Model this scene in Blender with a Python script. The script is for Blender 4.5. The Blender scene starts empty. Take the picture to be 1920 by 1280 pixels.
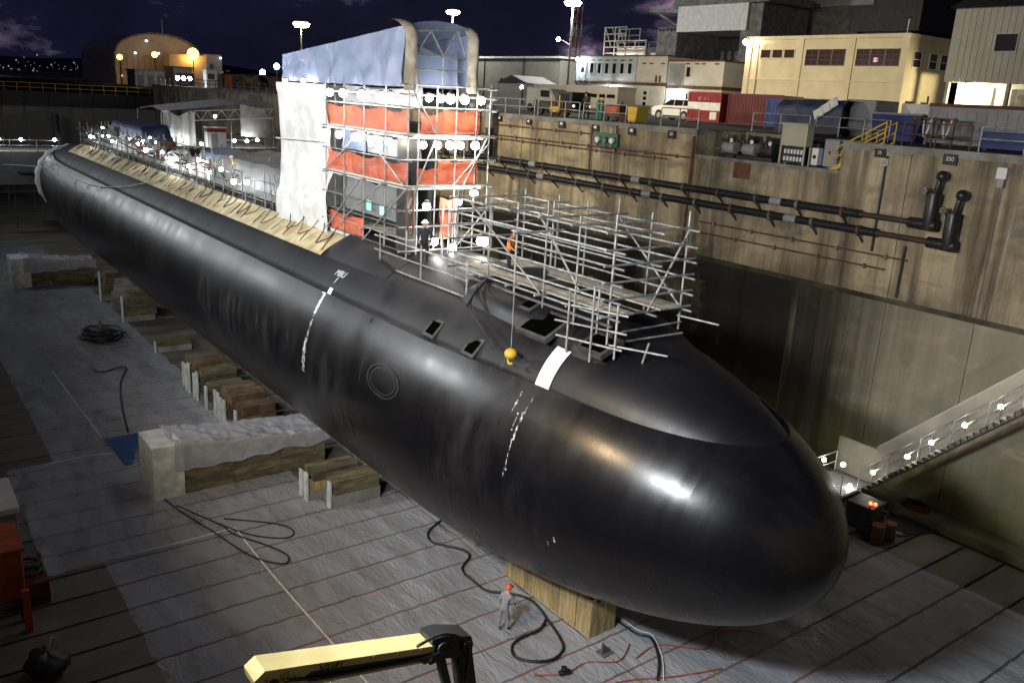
import bpy, bmesh, math, random
from mathutils import Vector, Matrix, noise

random.seed(7)
S = bpy.context.scene
COL = S.collection
PI = math.pi
R = math.radians

# ---------------------------------------------------------------- camera
EYE = Vector((0.0, 0.0, 17.6))          # on the dock head, a little above the coping
yaw, pit, rol = R(37.2), R(15.8), R(3.2)
fw = Vector((math.sin(yaw) * math.cos(pit), math.cos(yaw) * math.cos(pit), -math.sin(pit)))
rt = Vector((math.cos(yaw), -math.sin(yaw), 0.0))
up = rt.cross(fw)
rt, up = math.cos(rol) * rt + math.sin(rol) * up, -math.sin(rol) * rt + math.cos(rol) * up
cam_d = bpy.data.cameras.new('camera')
cam_d.sensor_width = 36.0
cam_d.lens = 30.41
cam_d.clip_start = 0.1
cam_d.clip_end = 9000.0
cam = bpy.data.objects.new('camera', cam_d)
COL.objects.link(cam)
mw = Matrix.Identity(4)
for i in range(3):
    mw[i][0] = rt[i]; mw[i][1] = up[i]; mw[i][2] = -fw[i]; mw[i][3] = EYE[i]
cam.matrix_world = mw
S.camera = cam

# ---------------------------------------------------------------- sky (late dusk, broken cloud)
world = bpy.data.worlds.new('World')
S.world = world
world.use_nodes = True
wt = world.node_tree
wt.nodes.clear()
wo = wt.nodes.new('ShaderNodeOutputWorld')
bg = wt.nodes.new('ShaderNodeBackground')
sky = wt.nodes.new('ShaderNodeTexSky')
sky.sky_type = 'NISHITA'
sky.sun_disc = False
sky.sun_elevation = R(-4.0)
sky.sun_rotation = R(75.0)
skm = wt.nodes.new('ShaderNodeMix'); skm.data_type = 'RGBA'; skm.blend_type = 'MULTIPLY'; skm.inputs[0].default_value = 1.0
wt.links.new(sky.outputs[0], skm.inputs[6])
skm.inputs[7].default_value = (0.35, 0.35, 0.5, 1)
tc = wt.nodes.new('ShaderNodeTexCoord')
mp = wt.nodes.new('ShaderNodeMapping')
mp.inputs['Scale'].default_value = (4.5, 4.5, 9.0)
mp.inputs['Location'].default_value = (4.5603, 4.4783, -4.4345)
nz = wt.nodes.new('ShaderNodeTexNoise')
nz.inputs['Scale'].default_value = 1.6
nz.inputs['Detail'].default_value = 7
nz.inputs['Roughness'].default_value = 0.62
cr = wt.nodes.new('ShaderNodeValToRGB')
cr.color_ramp.elements[0].position = 0.38
cr.color_ramp.elements[0].color = (0.0034, 0.0042, 0.0140, 1)
cr.color_ramp.elements[1].position = 0.76
cr.color_ramp.elements[1].color = (0.55, 0.36, 0.50, 1)
e = cr.color_ramp.elements.new(0.58); e.color = (0.0056, 0.0066, 0.0200, 1)
e = cr.color_ramp.elements.new(0.66); e.color = (0.075, 0.058, 0.100, 1)
wt.links.new(tc.outputs['Generated'], mp.inputs[0])
wt.links.new(mp.outputs[0], nz.inputs[0])
wt.links.new(nz.outputs[0], cr.inputs[0])
bg2 = wt.nodes.new('ShaderNodeBackground')
bg.inputs[1].default_value = 0.05
bg2.inputs[1].default_value = 1.0
ads = wt.nodes.new('ShaderNodeAddShader')
wt.links.new(skm.outputs[2], bg.inputs[0])
wt.links.new(cr.outputs[0], bg2.inputs[0])
wt.links.new(bg.outputs[0], ads.inputs[0])
wt.links.new(bg2.outputs[0], ads.inputs[1])
wt.links.new(ads.outputs[0], wo.inputs[0])

# last glow of the sun, far below daylight
sd = bpy.data.lights.new('dusk_sun', 'SUN')
sd.energy = 0.012
sd.angle = R(20)
sd.color = (0.75, 0.8, 1.0)
so = bpy.data.objects.new('dusk_sun', sd)
COL.objects.link(so)
so.rotation_euler = (R(35), R(-20), R(-60))

# flood lamps of the four light towers on the near edge of the dock (built below as objects)
FLOODS = [  # position, aim, watts, colour, width
    ((-2.6, 11.4, 18.6), (17, 18, 2), 8200, (0.90, 0.95, 1.0), 3.4),
    ((-2.4, 19.6, 19.4), (22, 24, 8), 2600, (1.0, 0.72, 0.40), 1.8),
    ((-2.4, 43.0, 18.4), (20, 38, 7), 4200, (0.92, 0.96, 1.0), 3.2),
    ((-2.4, 88.0, 18.4), (20, 70, 6), 2700, (0.92, 0.96, 1.0), 3.2),
    ((-2.4, 118.0, 18.4), (22, 95, 6), 1900, (0.92, 0.96, 1.0), 3.2),
    ((-34.0, 52.0, 40.0), (72, 56, 19), 3800, (1.0, 0.84, 0.58), 3.0),
]
S.view_settings.view_transform = 'Standard'
S.view_settings.look = 'None'
S.view_settings.exposure = 0.0
S.view_settings.gamma = 1.0
S.view_settings.use_curve_mapping = False
S.render.engine = 'CYCLES'
S.cycles.use_denoising = True
S.cycles.max_bounces = 5
S.cycles.diffuse_bounces = 2
S.cycles.glossy_bounces = 3
S.cycles.transparent_max_bounces = 10
S.cycles.sample_clamp_indirect = 4.0
S.cycles.sample_clamp_direct = 0.0

# ---------------------------------------------------------------- materials
def rgb(c):
    return (c[0], c[1], c[2], 1.0)

def mat(name, c1, c2=None, rough=0.6, metal=0.0, sc=1.0, st=(1, 1, 1), lo=0.38, hi=0.62, bump=0.0, bsc=12.0,
        var=0.0, alpha=1.0, r2=None, det=5.0, spec=0.5, bst=None, coat=0.0):
    m = bpy.data.materials.new(name)
    m.use_nodes = True
    nt = m.node_tree
    b = nt.nodes['Principled BSDF']
    b.inputs['Base Color'].default_value = rgb(c1)
    b.inputs['Roughness'].default_value = rough
    b.inputs['Metallic'].default_value = metal
    b.inputs['Specular IOR Level'].default_value = spec
    b.inputs['Coat Weight'].default_value = coat
    g = nt.nodes.new('ShaderNodeNewGeometry')
    out = None
    if c2 is not None:
        mpn = nt.nodes.new('ShaderNodeMapping')
        mpn.inputs['Scale'].default_value = st
        n = nt.nodes.new('ShaderNodeTexNoise')
        n.inputs['Scale'].default_value = sc
        n.inputs['Detail'].default_value = det
        n.inputs['Roughness'].default_value = 0.6
        rp = nt.nodes.new('ShaderNodeMapRange')
        rp.inputs[1].default_value = lo
        rp.inputs[2].default_value = hi
        mx = nt.nodes.new('ShaderNodeMix'); mx.data_type = 'RGBA'
        mx.inputs[6].default_value = rgb(c1)
        mx.inputs[7].default_value = rgb(c2)
        nt.links.new(g.outputs['Position'], mpn.inputs[0])
        nt.links.new(mpn.outputs[0], n.inputs[0])
        nt.links.new(n.outputs[0], rp.inputs[0])
        nt.links.new(rp.outputs[0], mx.inputs[0])
        out = mx.outputs[2]
        if r2 is not None:
            rr = nt.nodes.new('ShaderNodeMapRange')
            rr.inputs[1].default_value = 0; rr.inputs[2].default_value = 1
            rr.inputs[3].default_value = rough; rr.inputs[4].default_value = r2
            nt.links.new(rp.outputs[0], rr.inputs[0])
            nt.links.new(rr.outputs[0], b.inputs['Roughness'])
    if var:
        oi = nt.nodes.new('ShaderNodeObjectInfo')
        vr = nt.nodes.new('ShaderNodeMapRange')
        vr.inputs[3].default_value = 1 - var; vr.inputs[4].default_value = 1 + var
        nt.links.new(oi.outputs['Random'], vr.inputs[0])
        mm = nt.nodes.new('ShaderNodeMix'); mm.data_type = 'RGBA'; mm.blend_type = 'MULTIPLY'
        mm.inputs[0].default_value = 1.0
        if out is None:
            mm.inputs[6].default_value = rgb(c1)
        else:
            nt.links.new(out, mm.inputs[6])
        nt.links.new(vr.outputs[0], mm.inputs[7])
        out = mm.outputs[2]
    if out is not None:
        nt.links.new(out, b.inputs['Base Color'])
    if bump:
        n2 = nt.nodes.new('ShaderNodeTexNoise')
        n2.inputs['Scale'].default_value = bsc
        n2.inputs['Detail'].default_value = 4
        bp = nt.nodes.new('ShaderNodeBump')
        bp.inputs['Strength'].default_value = bump
        bp.inputs['Distance'].default_value = 0.05
        if bst is not None:
            mp2 = nt.nodes.new('ShaderNodeMapping')
            mp2.inputs['Scale'].default_value = bst
            nt.links.new(g.outputs['Position'], mp2.inputs[0])
            nt.links.new(mp2.outputs[0], n2.inputs[0])
        else:
            nt.links.new(g.outputs['Position'], n2.inputs[0])
        nt.links.new(n2.outputs[0], bp.inputs['Height'])
        nt.links.new(bp.outputs[0], b.inputs['Normal'])
    if alpha < 1.0:
        b.inputs['Alpha'].default_value = alpha
    return m

def glow(name, c, s):
    m = bpy.data.materials.new(name)
    m.use_nodes = True
    b = m.node_tree.nodes['Principled BSDF']
    b.inputs['Base Color'].default_value = rgb(c)
    b.inputs['Emission Color'].default_value = rgb(c)
    b.inputs['Emission Strength'].default_value = s
    return m

MT = {}
MT['concrete'] = mat('concrete', (0.24, 0.235, 0.215), (0.13, 0.127, 0.115), 0.85, sc=0.9, bump=0.25, bsc=9, var=0.14)
MT['floor'] = mat('dock_floor_concrete', (0.150, 0.140, 0.112), (0.082, 0.077, 0.062), 0.72, sc=0.55, st=(0.5, 1.2, 1), bump=0.3, bsc=7, var=0.16, r2=0.5)
MT['joint'] = mat('dark_joint', (0.005, 0.0045, 0.004), (0.03, 0.018, 0.012), 0.9, sc=0.3)
MT['rustjoint'] = mat('rusty_joint', (0.10, 0.03, 0.015), (0.36, 0.095, 0.035), 0.9, sc=0.5)
MT['void'] = mat('hatch_void', (0.0015, 0.0015, 0.0015), None, 1.0, spec=0.0)
MT['curb'] = mat('mossy_curb', (0.24, 0.23, 0.12), (0.13, 0.125, 0.06), 0.8, sc=0.7, bump=0.3)
MT['pier'] = mat('pier_asphalt', (0.055, 0.055, 0.055), (0.035, 0.034, 0.033), 0.8, sc=0.5, bump=0.2)
MT['ground'] = mat('yard_ground', (0.03, 0.03, 0.032), (0.02, 0.02, 0.02), 0.85, sc=0.1)
MT['water'] = mat('harbour_water', (0.006, 0.008, 0.012), None, 0.12, bump=0.4, bsc=0.8)
MT['steel'] = mat('galvanised_tube', (0.42, 0.43, 0.43), (0.22, 0.22, 0.21), 0.45, 0.35, sc=3.0, var=0.15)
MT['oldsteel'] = mat('dull_steel', (0.22, 0.22, 0.215), (0.11, 0.10, 0.09), 0.6, 0.4, sc=2.0, var=0.2)
MT['plank'] = mat('scaffold_plank', (0.42, 0.40, 0.34), (0.25, 0.23, 0.19), 0.8, sc=2.5, st=(3, 0.6, 1), var=0.18, bump=0.15)
MT['timber'] = mat('pine_timber', (0.40, 0.31, 0.15), (0.24, 0.175, 0.075), 0.75, sc=1.6, st=(5, 5, 0.5), var=0.2, bump=0.25, bsc=20)
MT['dtimber'] = mat('old_timber', (0.15, 0.125, 0.07), (0.065, 0.053, 0.03), 0.85, sc=1.3, st=(1, 3, 3), var=0.3, bump=0.3)
MT['rtimber'] = mat('red_old_timber', (0.15, 0.095, 0.05), (0.07, 0.042, 0.025), 0.85, sc=1.3, var=0.3, bump=0.3)
MT['whitewood'] = mat('white_painted_board', (0.62, 0.66, 0.64), (0.42, 0.45, 0.43), 0.7, sc=2.0, var=0.08)
MT['white'] = mat('white_paint', (0.74, 0.74, 0.72), (0.6, 0.6, 0.57), 0.55, sc=1.2)
MT['wtarp'] = mat('white_sheeting', (0.76, 0.76, 0.74), (0.60, 0.60, 0.575), 0.55, sc=1.4, bump=0.35, bsc=2.5, bst=(1.5, 1.5, 0.8))
MT['btarp'] = mat('blue_tarpaulin', (0.21, 0.265, 0.41), (0.175, 0.225, 0.36), 0.45, sc=0.9, bump=0.3, bsc=2.5, bst=(1, 1.6, 0.7))
MT['dbtarp'] = mat('dark_blue_tarpaulin', (0.06, 0.08, 0.14), (0.025, 0.035, 0.075), 0.45, sc=1.0, bump=0.3, bsc=3)
MT['btarp2'] = mat('teal_blue_sheet', (0.012, 0.075, 0.22), (0.008, 0.05, 0.15), 0.5, sc=1.2, bump=0.2, bsc=3)
MT['flap'] = mat('canvas_flap', (0.40, 0.38, 0.33), (0.22, 0.19, 0.14), 0.8, sc=1.2, bump=0.4, bsc=4)
MT['gtarp'] = mat('grey_tarpaulin', (0.23, 0.235, 0.24), (0.17, 0.175, 0.18), 0.6, sc=0.8, bump=0.25, bsc=2.5)
MT['orange'] = mat('orange_screen', (0.62, 0.13, 0.055), (0.34, 0.085, 0.05), 0.6, sc=1.8, st=(1, 1, 2.5), bump=0.5, bsc=4, var=0.2)
MT['orange2'] = mat('orange_paint', (0.42, 0.075, 0.02), (0.26, 0.04, 0.012), 0.5, sc=1.5)
MT['dred'] = mat('dark_red_paint', (0.12, 0.016, 0.018), (0.07, 0.011, 0.012), 0.5, sc=1.0)
MT['red'] = mat('red_paint', (0.28, 0.024, 0.022), (0.19, 0.017, 0.016), 0.5, sc=1.0)
MT['black'] = mat('black_rubber', (0.012, 0.012, 0.013), None, 0.5)
MT['blackp'] = mat('black_pipe', (0.016, 0.016, 0.018), (0.030, 0.024, 0.022), 0.38, sc=1.5, lo=0.5, hi=0.7)
MT['dark'] = mat('dark_machine', (0.035, 0.035, 0.036), (0.015, 0.015, 0.015), 0.55, sc=2.0)
MT['grey'] = mat('grey_paint', (0.30, 0.31, 0.32), (0.24, 0.245, 0.25), 0.5, sc=0.8)
MT['beige'] = mat('beige_cabinet', (0.50, 0.46, 0.34), (0.42, 0.385, 0.28), 0.5, sc=1.0)
MT['cream'] = mat('cream_render', (0.62, 0.55, 0.38), (0.52, 0.46, 0.31), 0.85, sc=0.45, bump=0.15, bsc=6)
MT['cladding'] = mat('ribbed_cladding', (0.27, 0.265, 0.235), (0.23, 0.225, 0.20), 0.6, sc=0.5)
MT['modul'] = mat('white_module', (0.60, 0.57, 0.48), (0.52, 0.49, 0.41), 0.6, sc=0.7)
MT['modulw'] = mat('pale_blue_module', (0.56, 0.58, 0.58), (0.48, 0.50, 0.50), 0.6, sc=0.7)
MT['glass'] = mat('dark_glass', (0.02, 0.018, 0.02), None, 0.08, spec=0.8)
MT['rglass'] = mat('maroon_glass', (0.045, 0.022, 0.022), None, 0.15, spec=0.7)
MT['yellow'] = mat('yellow_paint', (0.62, 0.40, 0.03), (0.48, 0.30, 0.02), 0.5, sc=1.5)
MT['boom'] = mat('cream_boom_paint', (0.66, 0.56, 0.25), (0.56, 0.47, 0.20), 0.4, sc=2.0, coat=0.3)
MT['rust'] = mat('rust_steel', (0.16, 0.06, 0.03), (0.07, 0.035, 0.02), 0.8, sc=1.5)
MT['neck'] = mat('dark_rust_pipe', (0.055, 0.03, 0.024), (0.03, 0.022, 0.02), 0.6, sc=2)
MT['green'] = mat('green_paint', (0.03, 0.12, 0.07), None, 0.5)
MT['blue'] = mat('blue_paint', (0.03, 0.05, 0.20), (0.02, 0.035, 0.14), 0.5, sc=1.0)
MT['coaming'] = mat('dusty_coaming', (0.055, 0.055, 0.055), (0.03, 0.03, 0.03), 0.6, sc=3)
MT['worn'] = mat('worn_white_paint', (0.42, 0.44, 0.44), (0.03, 0.03, 0.03), 0.6, sc=7, lo=0.44, hi=0.56)
MT['matting'] = mat('tan_deck_matting', (0.58, 0.50, 0.31), (0.36, 0.29, 0.15), 0.8, sc=1.4, var=0.12, bump=0.3)
MT['stripe'] = mat('white_hull_paint', (0.76, 0.80, 0.80), (0.62, 0.66, 0.66), 0.5, sc=2.0)
MT['skin'] = mat('skin', (0.45, 0.27, 0.19), None, 0.6)
MT['workgrey'] = mat('grey_coverall', (0.26, 0.28, 0.29), (0.19, 0.2, 0.21), 0.85, sc=6)
MT['worknavy'] = mat('navy_coverall', (0.02, 0.025, 0.04), None, 0.85)
MT['hivis'] = mat('hi_vis_yellow', (0.65, 0.68, 0.05), None, 0.7)
MT['hivor'] = mat('hi_vis_orange', (0.75, 0.22, 0.04), None, 0.7)
MT['carpaint'] = mat('white_car_paint', (0.80, 0.79, 0.75), None, 0.25, coat=0.6)
MT['hill'] = mat('dark_hill', (0.006, 0.008, 0.008), None, 0.9)
MT['screen'] = mat('translucent_screen', (0.62, 0.56, 0.47), (0.48, 0.43, 0.35), 0.5, sc=0.8, alpha=0.5, bump=0.3, bsc=3)

GL = {}
GL['bulb'] = glow('white_bulb', (1.0, 0.98, 0.95), 70)
GL['bulbw'] = glow('warm_white_bulb', (1.0, 0.90, 0.74), 60)
GL['bulbs'] = glow('small_white_bulb', (0.95, 0.98, 1.0), 85)
GL['stair'] = glow('stair_bulb', (1.0, 0.95, 0.85), 60)
GL['mast'] = glow('mast_flood', (1.0, 0.97, 0.88), 45)
GL['mastw'] = glow('warm_mast_flood', (1.0, 0.86, 0.42), 55)
GL['sodium'] = glow('sodium_lamp', (1.0, 0.52, 0.08), 9)
GL['cool'] = glow('cool_lamp', (0.86, 0.95, 1.0), 60)
GL['warm'] = glow('warm_wall_lamp', (1.0, 0.83, 0.52), 60)
GL['redl'] = glow('red_lamp', (1.0, 0.06, 0.02), 14)
GL['city'] = glow('city_light', (1.0, 0.86, 0.66), 0.4)
GL['win'] = glow('lit_window', (0.85, 0.95, 1.0), 1.6)
GL['pglint'] = glow('pink_pane_glint', (0.9, 0.45, 0.6), 0.5)  # self-glowing pink for the reflection painted on one window
GL['greenl'] = glow('green_lit_pane', (0.35, 0.95, 0.7), 0.7)

# dock wall: concrete with pour bands, long streaks and dark growth with painted shade low down
def wall_mat(name, top, low):
    m = bpy.data.materials.new(name)
    m.use_nodes = True
    nt = m.node_tree
    b = nt.nodes['Principled BSDF']
    b.inputs['Roughness'].default_value = 0.82
    g = nt.nodes.new('ShaderNodeNewGeometry')
    def nse(scale, st, det=6, lo=0.35, hi=0.65):
        p = nt.nodes.new('ShaderNodeMapping'); p.inputs['Scale'].default_value = st
        n = nt.nodes.new('ShaderNodeTexNoise'); n.inputs['Scale'].default_value = scale
        n.inputs['Detail'].default_value = det; n.inputs['Roughness'].default_value = 0.62
        r = nt.nodes.new('ShaderNodeMapRange'); r.inputs[1].default_value = lo; r.inputs[2].default_value = hi
        nt.links.new(g.outputs['Position'], p.inputs[0]); nt.links.new(p.outputs[0], n.inputs[0]); nt.links.new(n.outputs[0], r.inputs[0])
        return r.outputs[0]
    def mix(f, a, c, t='MIX'):
        x = nt.nodes.new('ShaderNodeMix'); x.data_type = 'RGBA'; x.blend_type = t
        for k, v in ((0, f), (6, a), (7, c)):
            if isinstance(v, (int, float)): x.inputs[k].default_value = v
            elif isinstance(v, tuple): x.inputs[k].default_value = rgb(v)
            else: nt.links.new(v, x.inputs[k])
        return x.outputs[2]
    if not low:
        c = mix(nse(0.35, (1, 1, 1), lo=0.4, hi=0.6), top, tuple(k * 0.52 for k in top))
        c = mix(nse(0.8, (1, 1.3, 0.07), lo=0.45, hi=0.68), c, (0.07, 0.056, 0.036))
        c = mix(nse(0.22, (1, 1, 1.6), lo=0.56, hi=0.70), c, (0.07, 0.065, 0.05))
        c = mix(nse(0.6, (1, 0.35, 2.2), lo=0.56, hi=0.72), c, (0.13, 0.12, 0.10))
        c = mix(nse(1.3, (1, 1.6, 0.10), lo=0.60, hi=0.76), c, (0.42, 0.38, 0.31))
        c = mix(nse(0.7, (1, 1, 1), lo=0.66, hi=0.76), c, (0.20, 0.085, 0.045))
    else:
        c = mix(nse(0.30, (1, 1, 0.5)), top, tuple(k * 0.6 for k in top))
        c = mix(nse(0.5, (1, 0.5, 1.6), lo=0.54, hi=0.66), c, (0.44, 0.36, 0.24))
        sp = nt.nodes.new('ShaderNodeSeparateXYZ'); nt.links.new(g.outputs['Position'], sp.inputs[0])
        def band(o, a, b_, lo, hi):
            r = nt.nodes.new('ShaderNodeMapRange'); r.inputs[1].default_value = a; r.inputs[2].default_value = b_
            r.inputs[3].default_value = lo; r.inputs[4].default_value = hi
            nt.links.new(sp.outputs[o], r.inputs[0]); return r.outputs[0]
        def mulv(a, b_):
            x = nt.nodes.new('ShaderNodeMath'); x.operation = 'MULTIPLY'
            nt.links.new(a, x.inputs[0]); nt.links.new(b_, x.inputs[1]); return x.outputs[0]
        grow_shade = band(1, 20.0, 26.5, 0.04, 1.0)         # growth plus painted shade behind the bow, further along the basin
        low_ = band(2, 6.5, 3.0, 0.55, 1.0)
        c = mix(mulv(nse(0.16, (1, 1, 1.2), lo=0.22, hi=0.42), grow_shade), c, (0.014, 0.013, 0.008))
        c = mix(mulv(nse(0.9, (1, 1.1, 0.045), lo=0.42, hi=0.66), band(1, 17, 26, .16, 1.0)), c, (0.022, 0.019, 0.012))
        c = mix(mulv(nse(0.35, (1, 1, 0.5), lo=0.30, hi=0.6), band(2, 4.0, 1.5, 0, .8)), c, (0.15, 0.145, 0.035))
        c = mix(nse(1.2, (1, 1.0, 0.05), det=3, lo=0.62, hi=0.78), c, (0.24, 0.22, 0.16))
        c = mix(nse(0.4, (1, 1, 0.9), lo=0.62, hi=0.76), c, (0.10, 0.09, 0.04))
    oi = nt.nodes.new('ShaderNodeObjectInfo')
    vr = nt.nodes.new('ShaderNodeMapRange'); vr.inputs[3].default_value = 0.95; vr.inputs[4].default_value = 1.05
    nt.links.new(oi.outputs['Random'], vr.inputs[0])
    c = mix(1.0, c, vr.outputs[0], 'MULTIPLY')
    nt.links.new(c, b.inputs['Base Color'])
    n2 = nt.nodes.new('ShaderNodeTexNoise'); n2.inputs['Scale'].default_value = 4; n2.inputs['Detail'].default_value = 8
    nt.links.new(g.outputs['Position'], n2.inputs[0])
    bp = nt.nodes.new('ShaderNodeBump'); bp.inputs['Strength'].default_value = 0.45; bp.inputs['Distance'].default_value = 0.06
    nt.links.new(n2.outputs[0], bp.inputs['Height']); nt.links.new(bp.outputs[0], b.inputs['Normal'])
    return m
MT['wallu'] = wall_mat('dock_wall_upper', (0.43, 0.355, 0.225), False)
MT['walll'] = wall_mat('dock_wall_lower', (0.38, 0.335, 0.235), True)

# hull coatings: UV x runs along the boat, UV y round the girth (metres)
def hull_mat(name, base, dust_sheen, r0, r1, dlo, dhi, tile=0.0):
    m = bpy.data.materials.new(name)
    m.use_nodes = True
    nt = m.node_tree
    b = nt.nodes['Principled BSDF']
    b.inputs['Specular IOR Level'].default_value = 0.38
    uv = nt.nodes.new('ShaderNodeUVMap')
    def nse(scale, st, det=6):
        p = nt.nodes.new('ShaderNodeMapping'); p.inputs['Scale'].default_value = st
        n = nt.nodes.new('ShaderNodeTexNoise'); n.inputs['Scale'].default_value = scale
        n.inputs['Detail'].default_value = det; n.inputs['Roughness'].default_value = 0.65
        nt.links.new(uv.outputs[0], p.inputs[0]); nt.links.new(p.outputs[0], n.inputs[0])
        return n.outputs[0]
    def rng(v, lo, hi, a=0.0, z=1.0):
        r = nt.nodes.new('ShaderNodeMapRange')
        r.inputs[1].default_value = lo; r.inputs[2].default_value = hi; r.inputs[3].default_value = a; r.inputs[4].default_value = z
        nt.links.new(v, r.inputs[0]); return r.outputs[0]
    def mul(a, c):
        x = nt.nodes.new('ShaderNodeMath'); x.operation = 'MULTIPLY'
        nt.links.new(a, x.inputs[0]); nt.links.new(c, x.inputs[1]); return x.outputs[0]
    big = nse(0.16, (1, 1, 1), 3)
    streak = nse(1.0, (1.7, 0.42, 1), 8)
    fine = nse(3.0, (1, 1, 1), 5)
    sx = nt.nodes.new('ShaderNodeSeparateXYZ'); nt.links.new(uv.outputs[0], sx.inputs[0])
    rgh = rng(sx.outputs[0], 20.0, 40.0, 0.0, 0.085)
    flank = mul(rng(sx.outputs[1], 2.95 * 5.07, 2.62 * 5.07), rng(nse(0.45, (1.0, 0.6, 1), 6), 0.40, 0.66))  # dust band towards the step, with sheen painted into its paler colour
    d = mul(mul(rng(big, 0.42, 0.66), rng(streak, dlo, dhi)), rng(sx.outputs[0], 15.0, 21.0))
    sp = nse(0.7, (1.4, 0.12, 1), 5)
    scr_ = mul(rng(nse(2.2, (3.0, 0.16, 1), 6), 0.63, 0.72), rng(nse(0.22, (1, 1, 1), 2), 0.50, 0.60))
    mx = nt.nodes.new('ShaderNodeMix'); mx.data_type = 'RGBA'
    mx.inputs[6].default_value = rgb(base); mx.inputs[7].default_value = rgb(dust_sheen)
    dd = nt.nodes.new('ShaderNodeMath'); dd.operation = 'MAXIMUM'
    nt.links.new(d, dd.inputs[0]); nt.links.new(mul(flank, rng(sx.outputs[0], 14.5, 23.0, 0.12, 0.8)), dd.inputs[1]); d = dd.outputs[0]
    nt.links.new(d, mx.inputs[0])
    ms = nt.nodes.new('ShaderNodeMix'); ms.data_type = 'RGBA'; ms.inputs[7].default_value = (0.20, 0.20, 0.195, 1)
    nt.links.new(mul(scr_, rng(sx.outputs[0], 17.0, 23.0, 0.0, 0.75)), ms.inputs[0]); nt.links.new(mx.outputs[2], ms.inputs[6])
    br = nt.nodes.new('ShaderNodeTexBrick')
    br.inputs['Scale'].default_value = 1.0
    br.inputs['Brick Width'].default_value = 1.25
    br.inputs['Row Height'].default_value = 0.8
    br.inputs['Mortar Size'].default_value = 0.006
    br.inputs['Color1'].default_value = (1, 1, 1, 1)
    br.inputs['Color2'].default_value = (0.72, 0.72, 0.72, 1)
    br.inputs['Mortar'].default_value = (0.45, 0.45, 0.45, 1)
    nt.links.new(uv.outputs[0], br.inputs[0])
    m2 = nt.nodes.new('ShaderNodeMix'); m2.data_type = 'RGBA'; m2.blend_type = 'MULTIPLY'; m2.inputs[0].default_value = tile
    nt.links.new(ms.outputs[2], m2.inputs[6]); nt.links.new(br.outputs[0], m2.inputs[7])
    nt.links.new(m2.outputs[2], b.inputs['Base Color'])
    ra = nt.nodes.new('ShaderNodeMath'); ra.operation = 'ADD'
    rb = nt.nodes.new('ShaderNodeMath'); rb.operation = 'ADD'
    nt.links.new(rng(sp, 0.3, 0.7, r0, r1), ra.inputs[0]); nt.links.new(rng(d, 0, 1, 0, 0.18), ra.inputs[1])
    nt.links.new(ra.outputs[0], rb.inputs[0]); nt.links.new(rgh, rb.inputs[1])
    nt.links.new(rb.outputs[0], b.inputs['Roughness'])
    bp = nt.nodes.new('ShaderNodeBump'); bp.inputs['Strength'].default_value = 0.035; bp.inputs['Distance'].default_value = 0.03
    ad = nt.nodes.new('ShaderNodeMath'); ad.operation = 'ADD'
    nt.links.new(streak, ad.inputs[0]); nt.links.new(fine, ad.inputs[1])
    nt.links.new(ad.outputs[0], bp.inputs['Height']); nt.links.new(bp.outputs[0], b.inputs['Normal'])
    return m
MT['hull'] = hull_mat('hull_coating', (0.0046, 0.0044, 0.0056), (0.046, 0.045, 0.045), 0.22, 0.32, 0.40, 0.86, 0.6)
MT['deckhull'] = hull_mat('upper_hull_coating', (0.0052, 0.0052, 0.0070), (0.026, 0.026, 0.028), 0.38, 0.52, 0.45, 0.75, 0.3)

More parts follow.
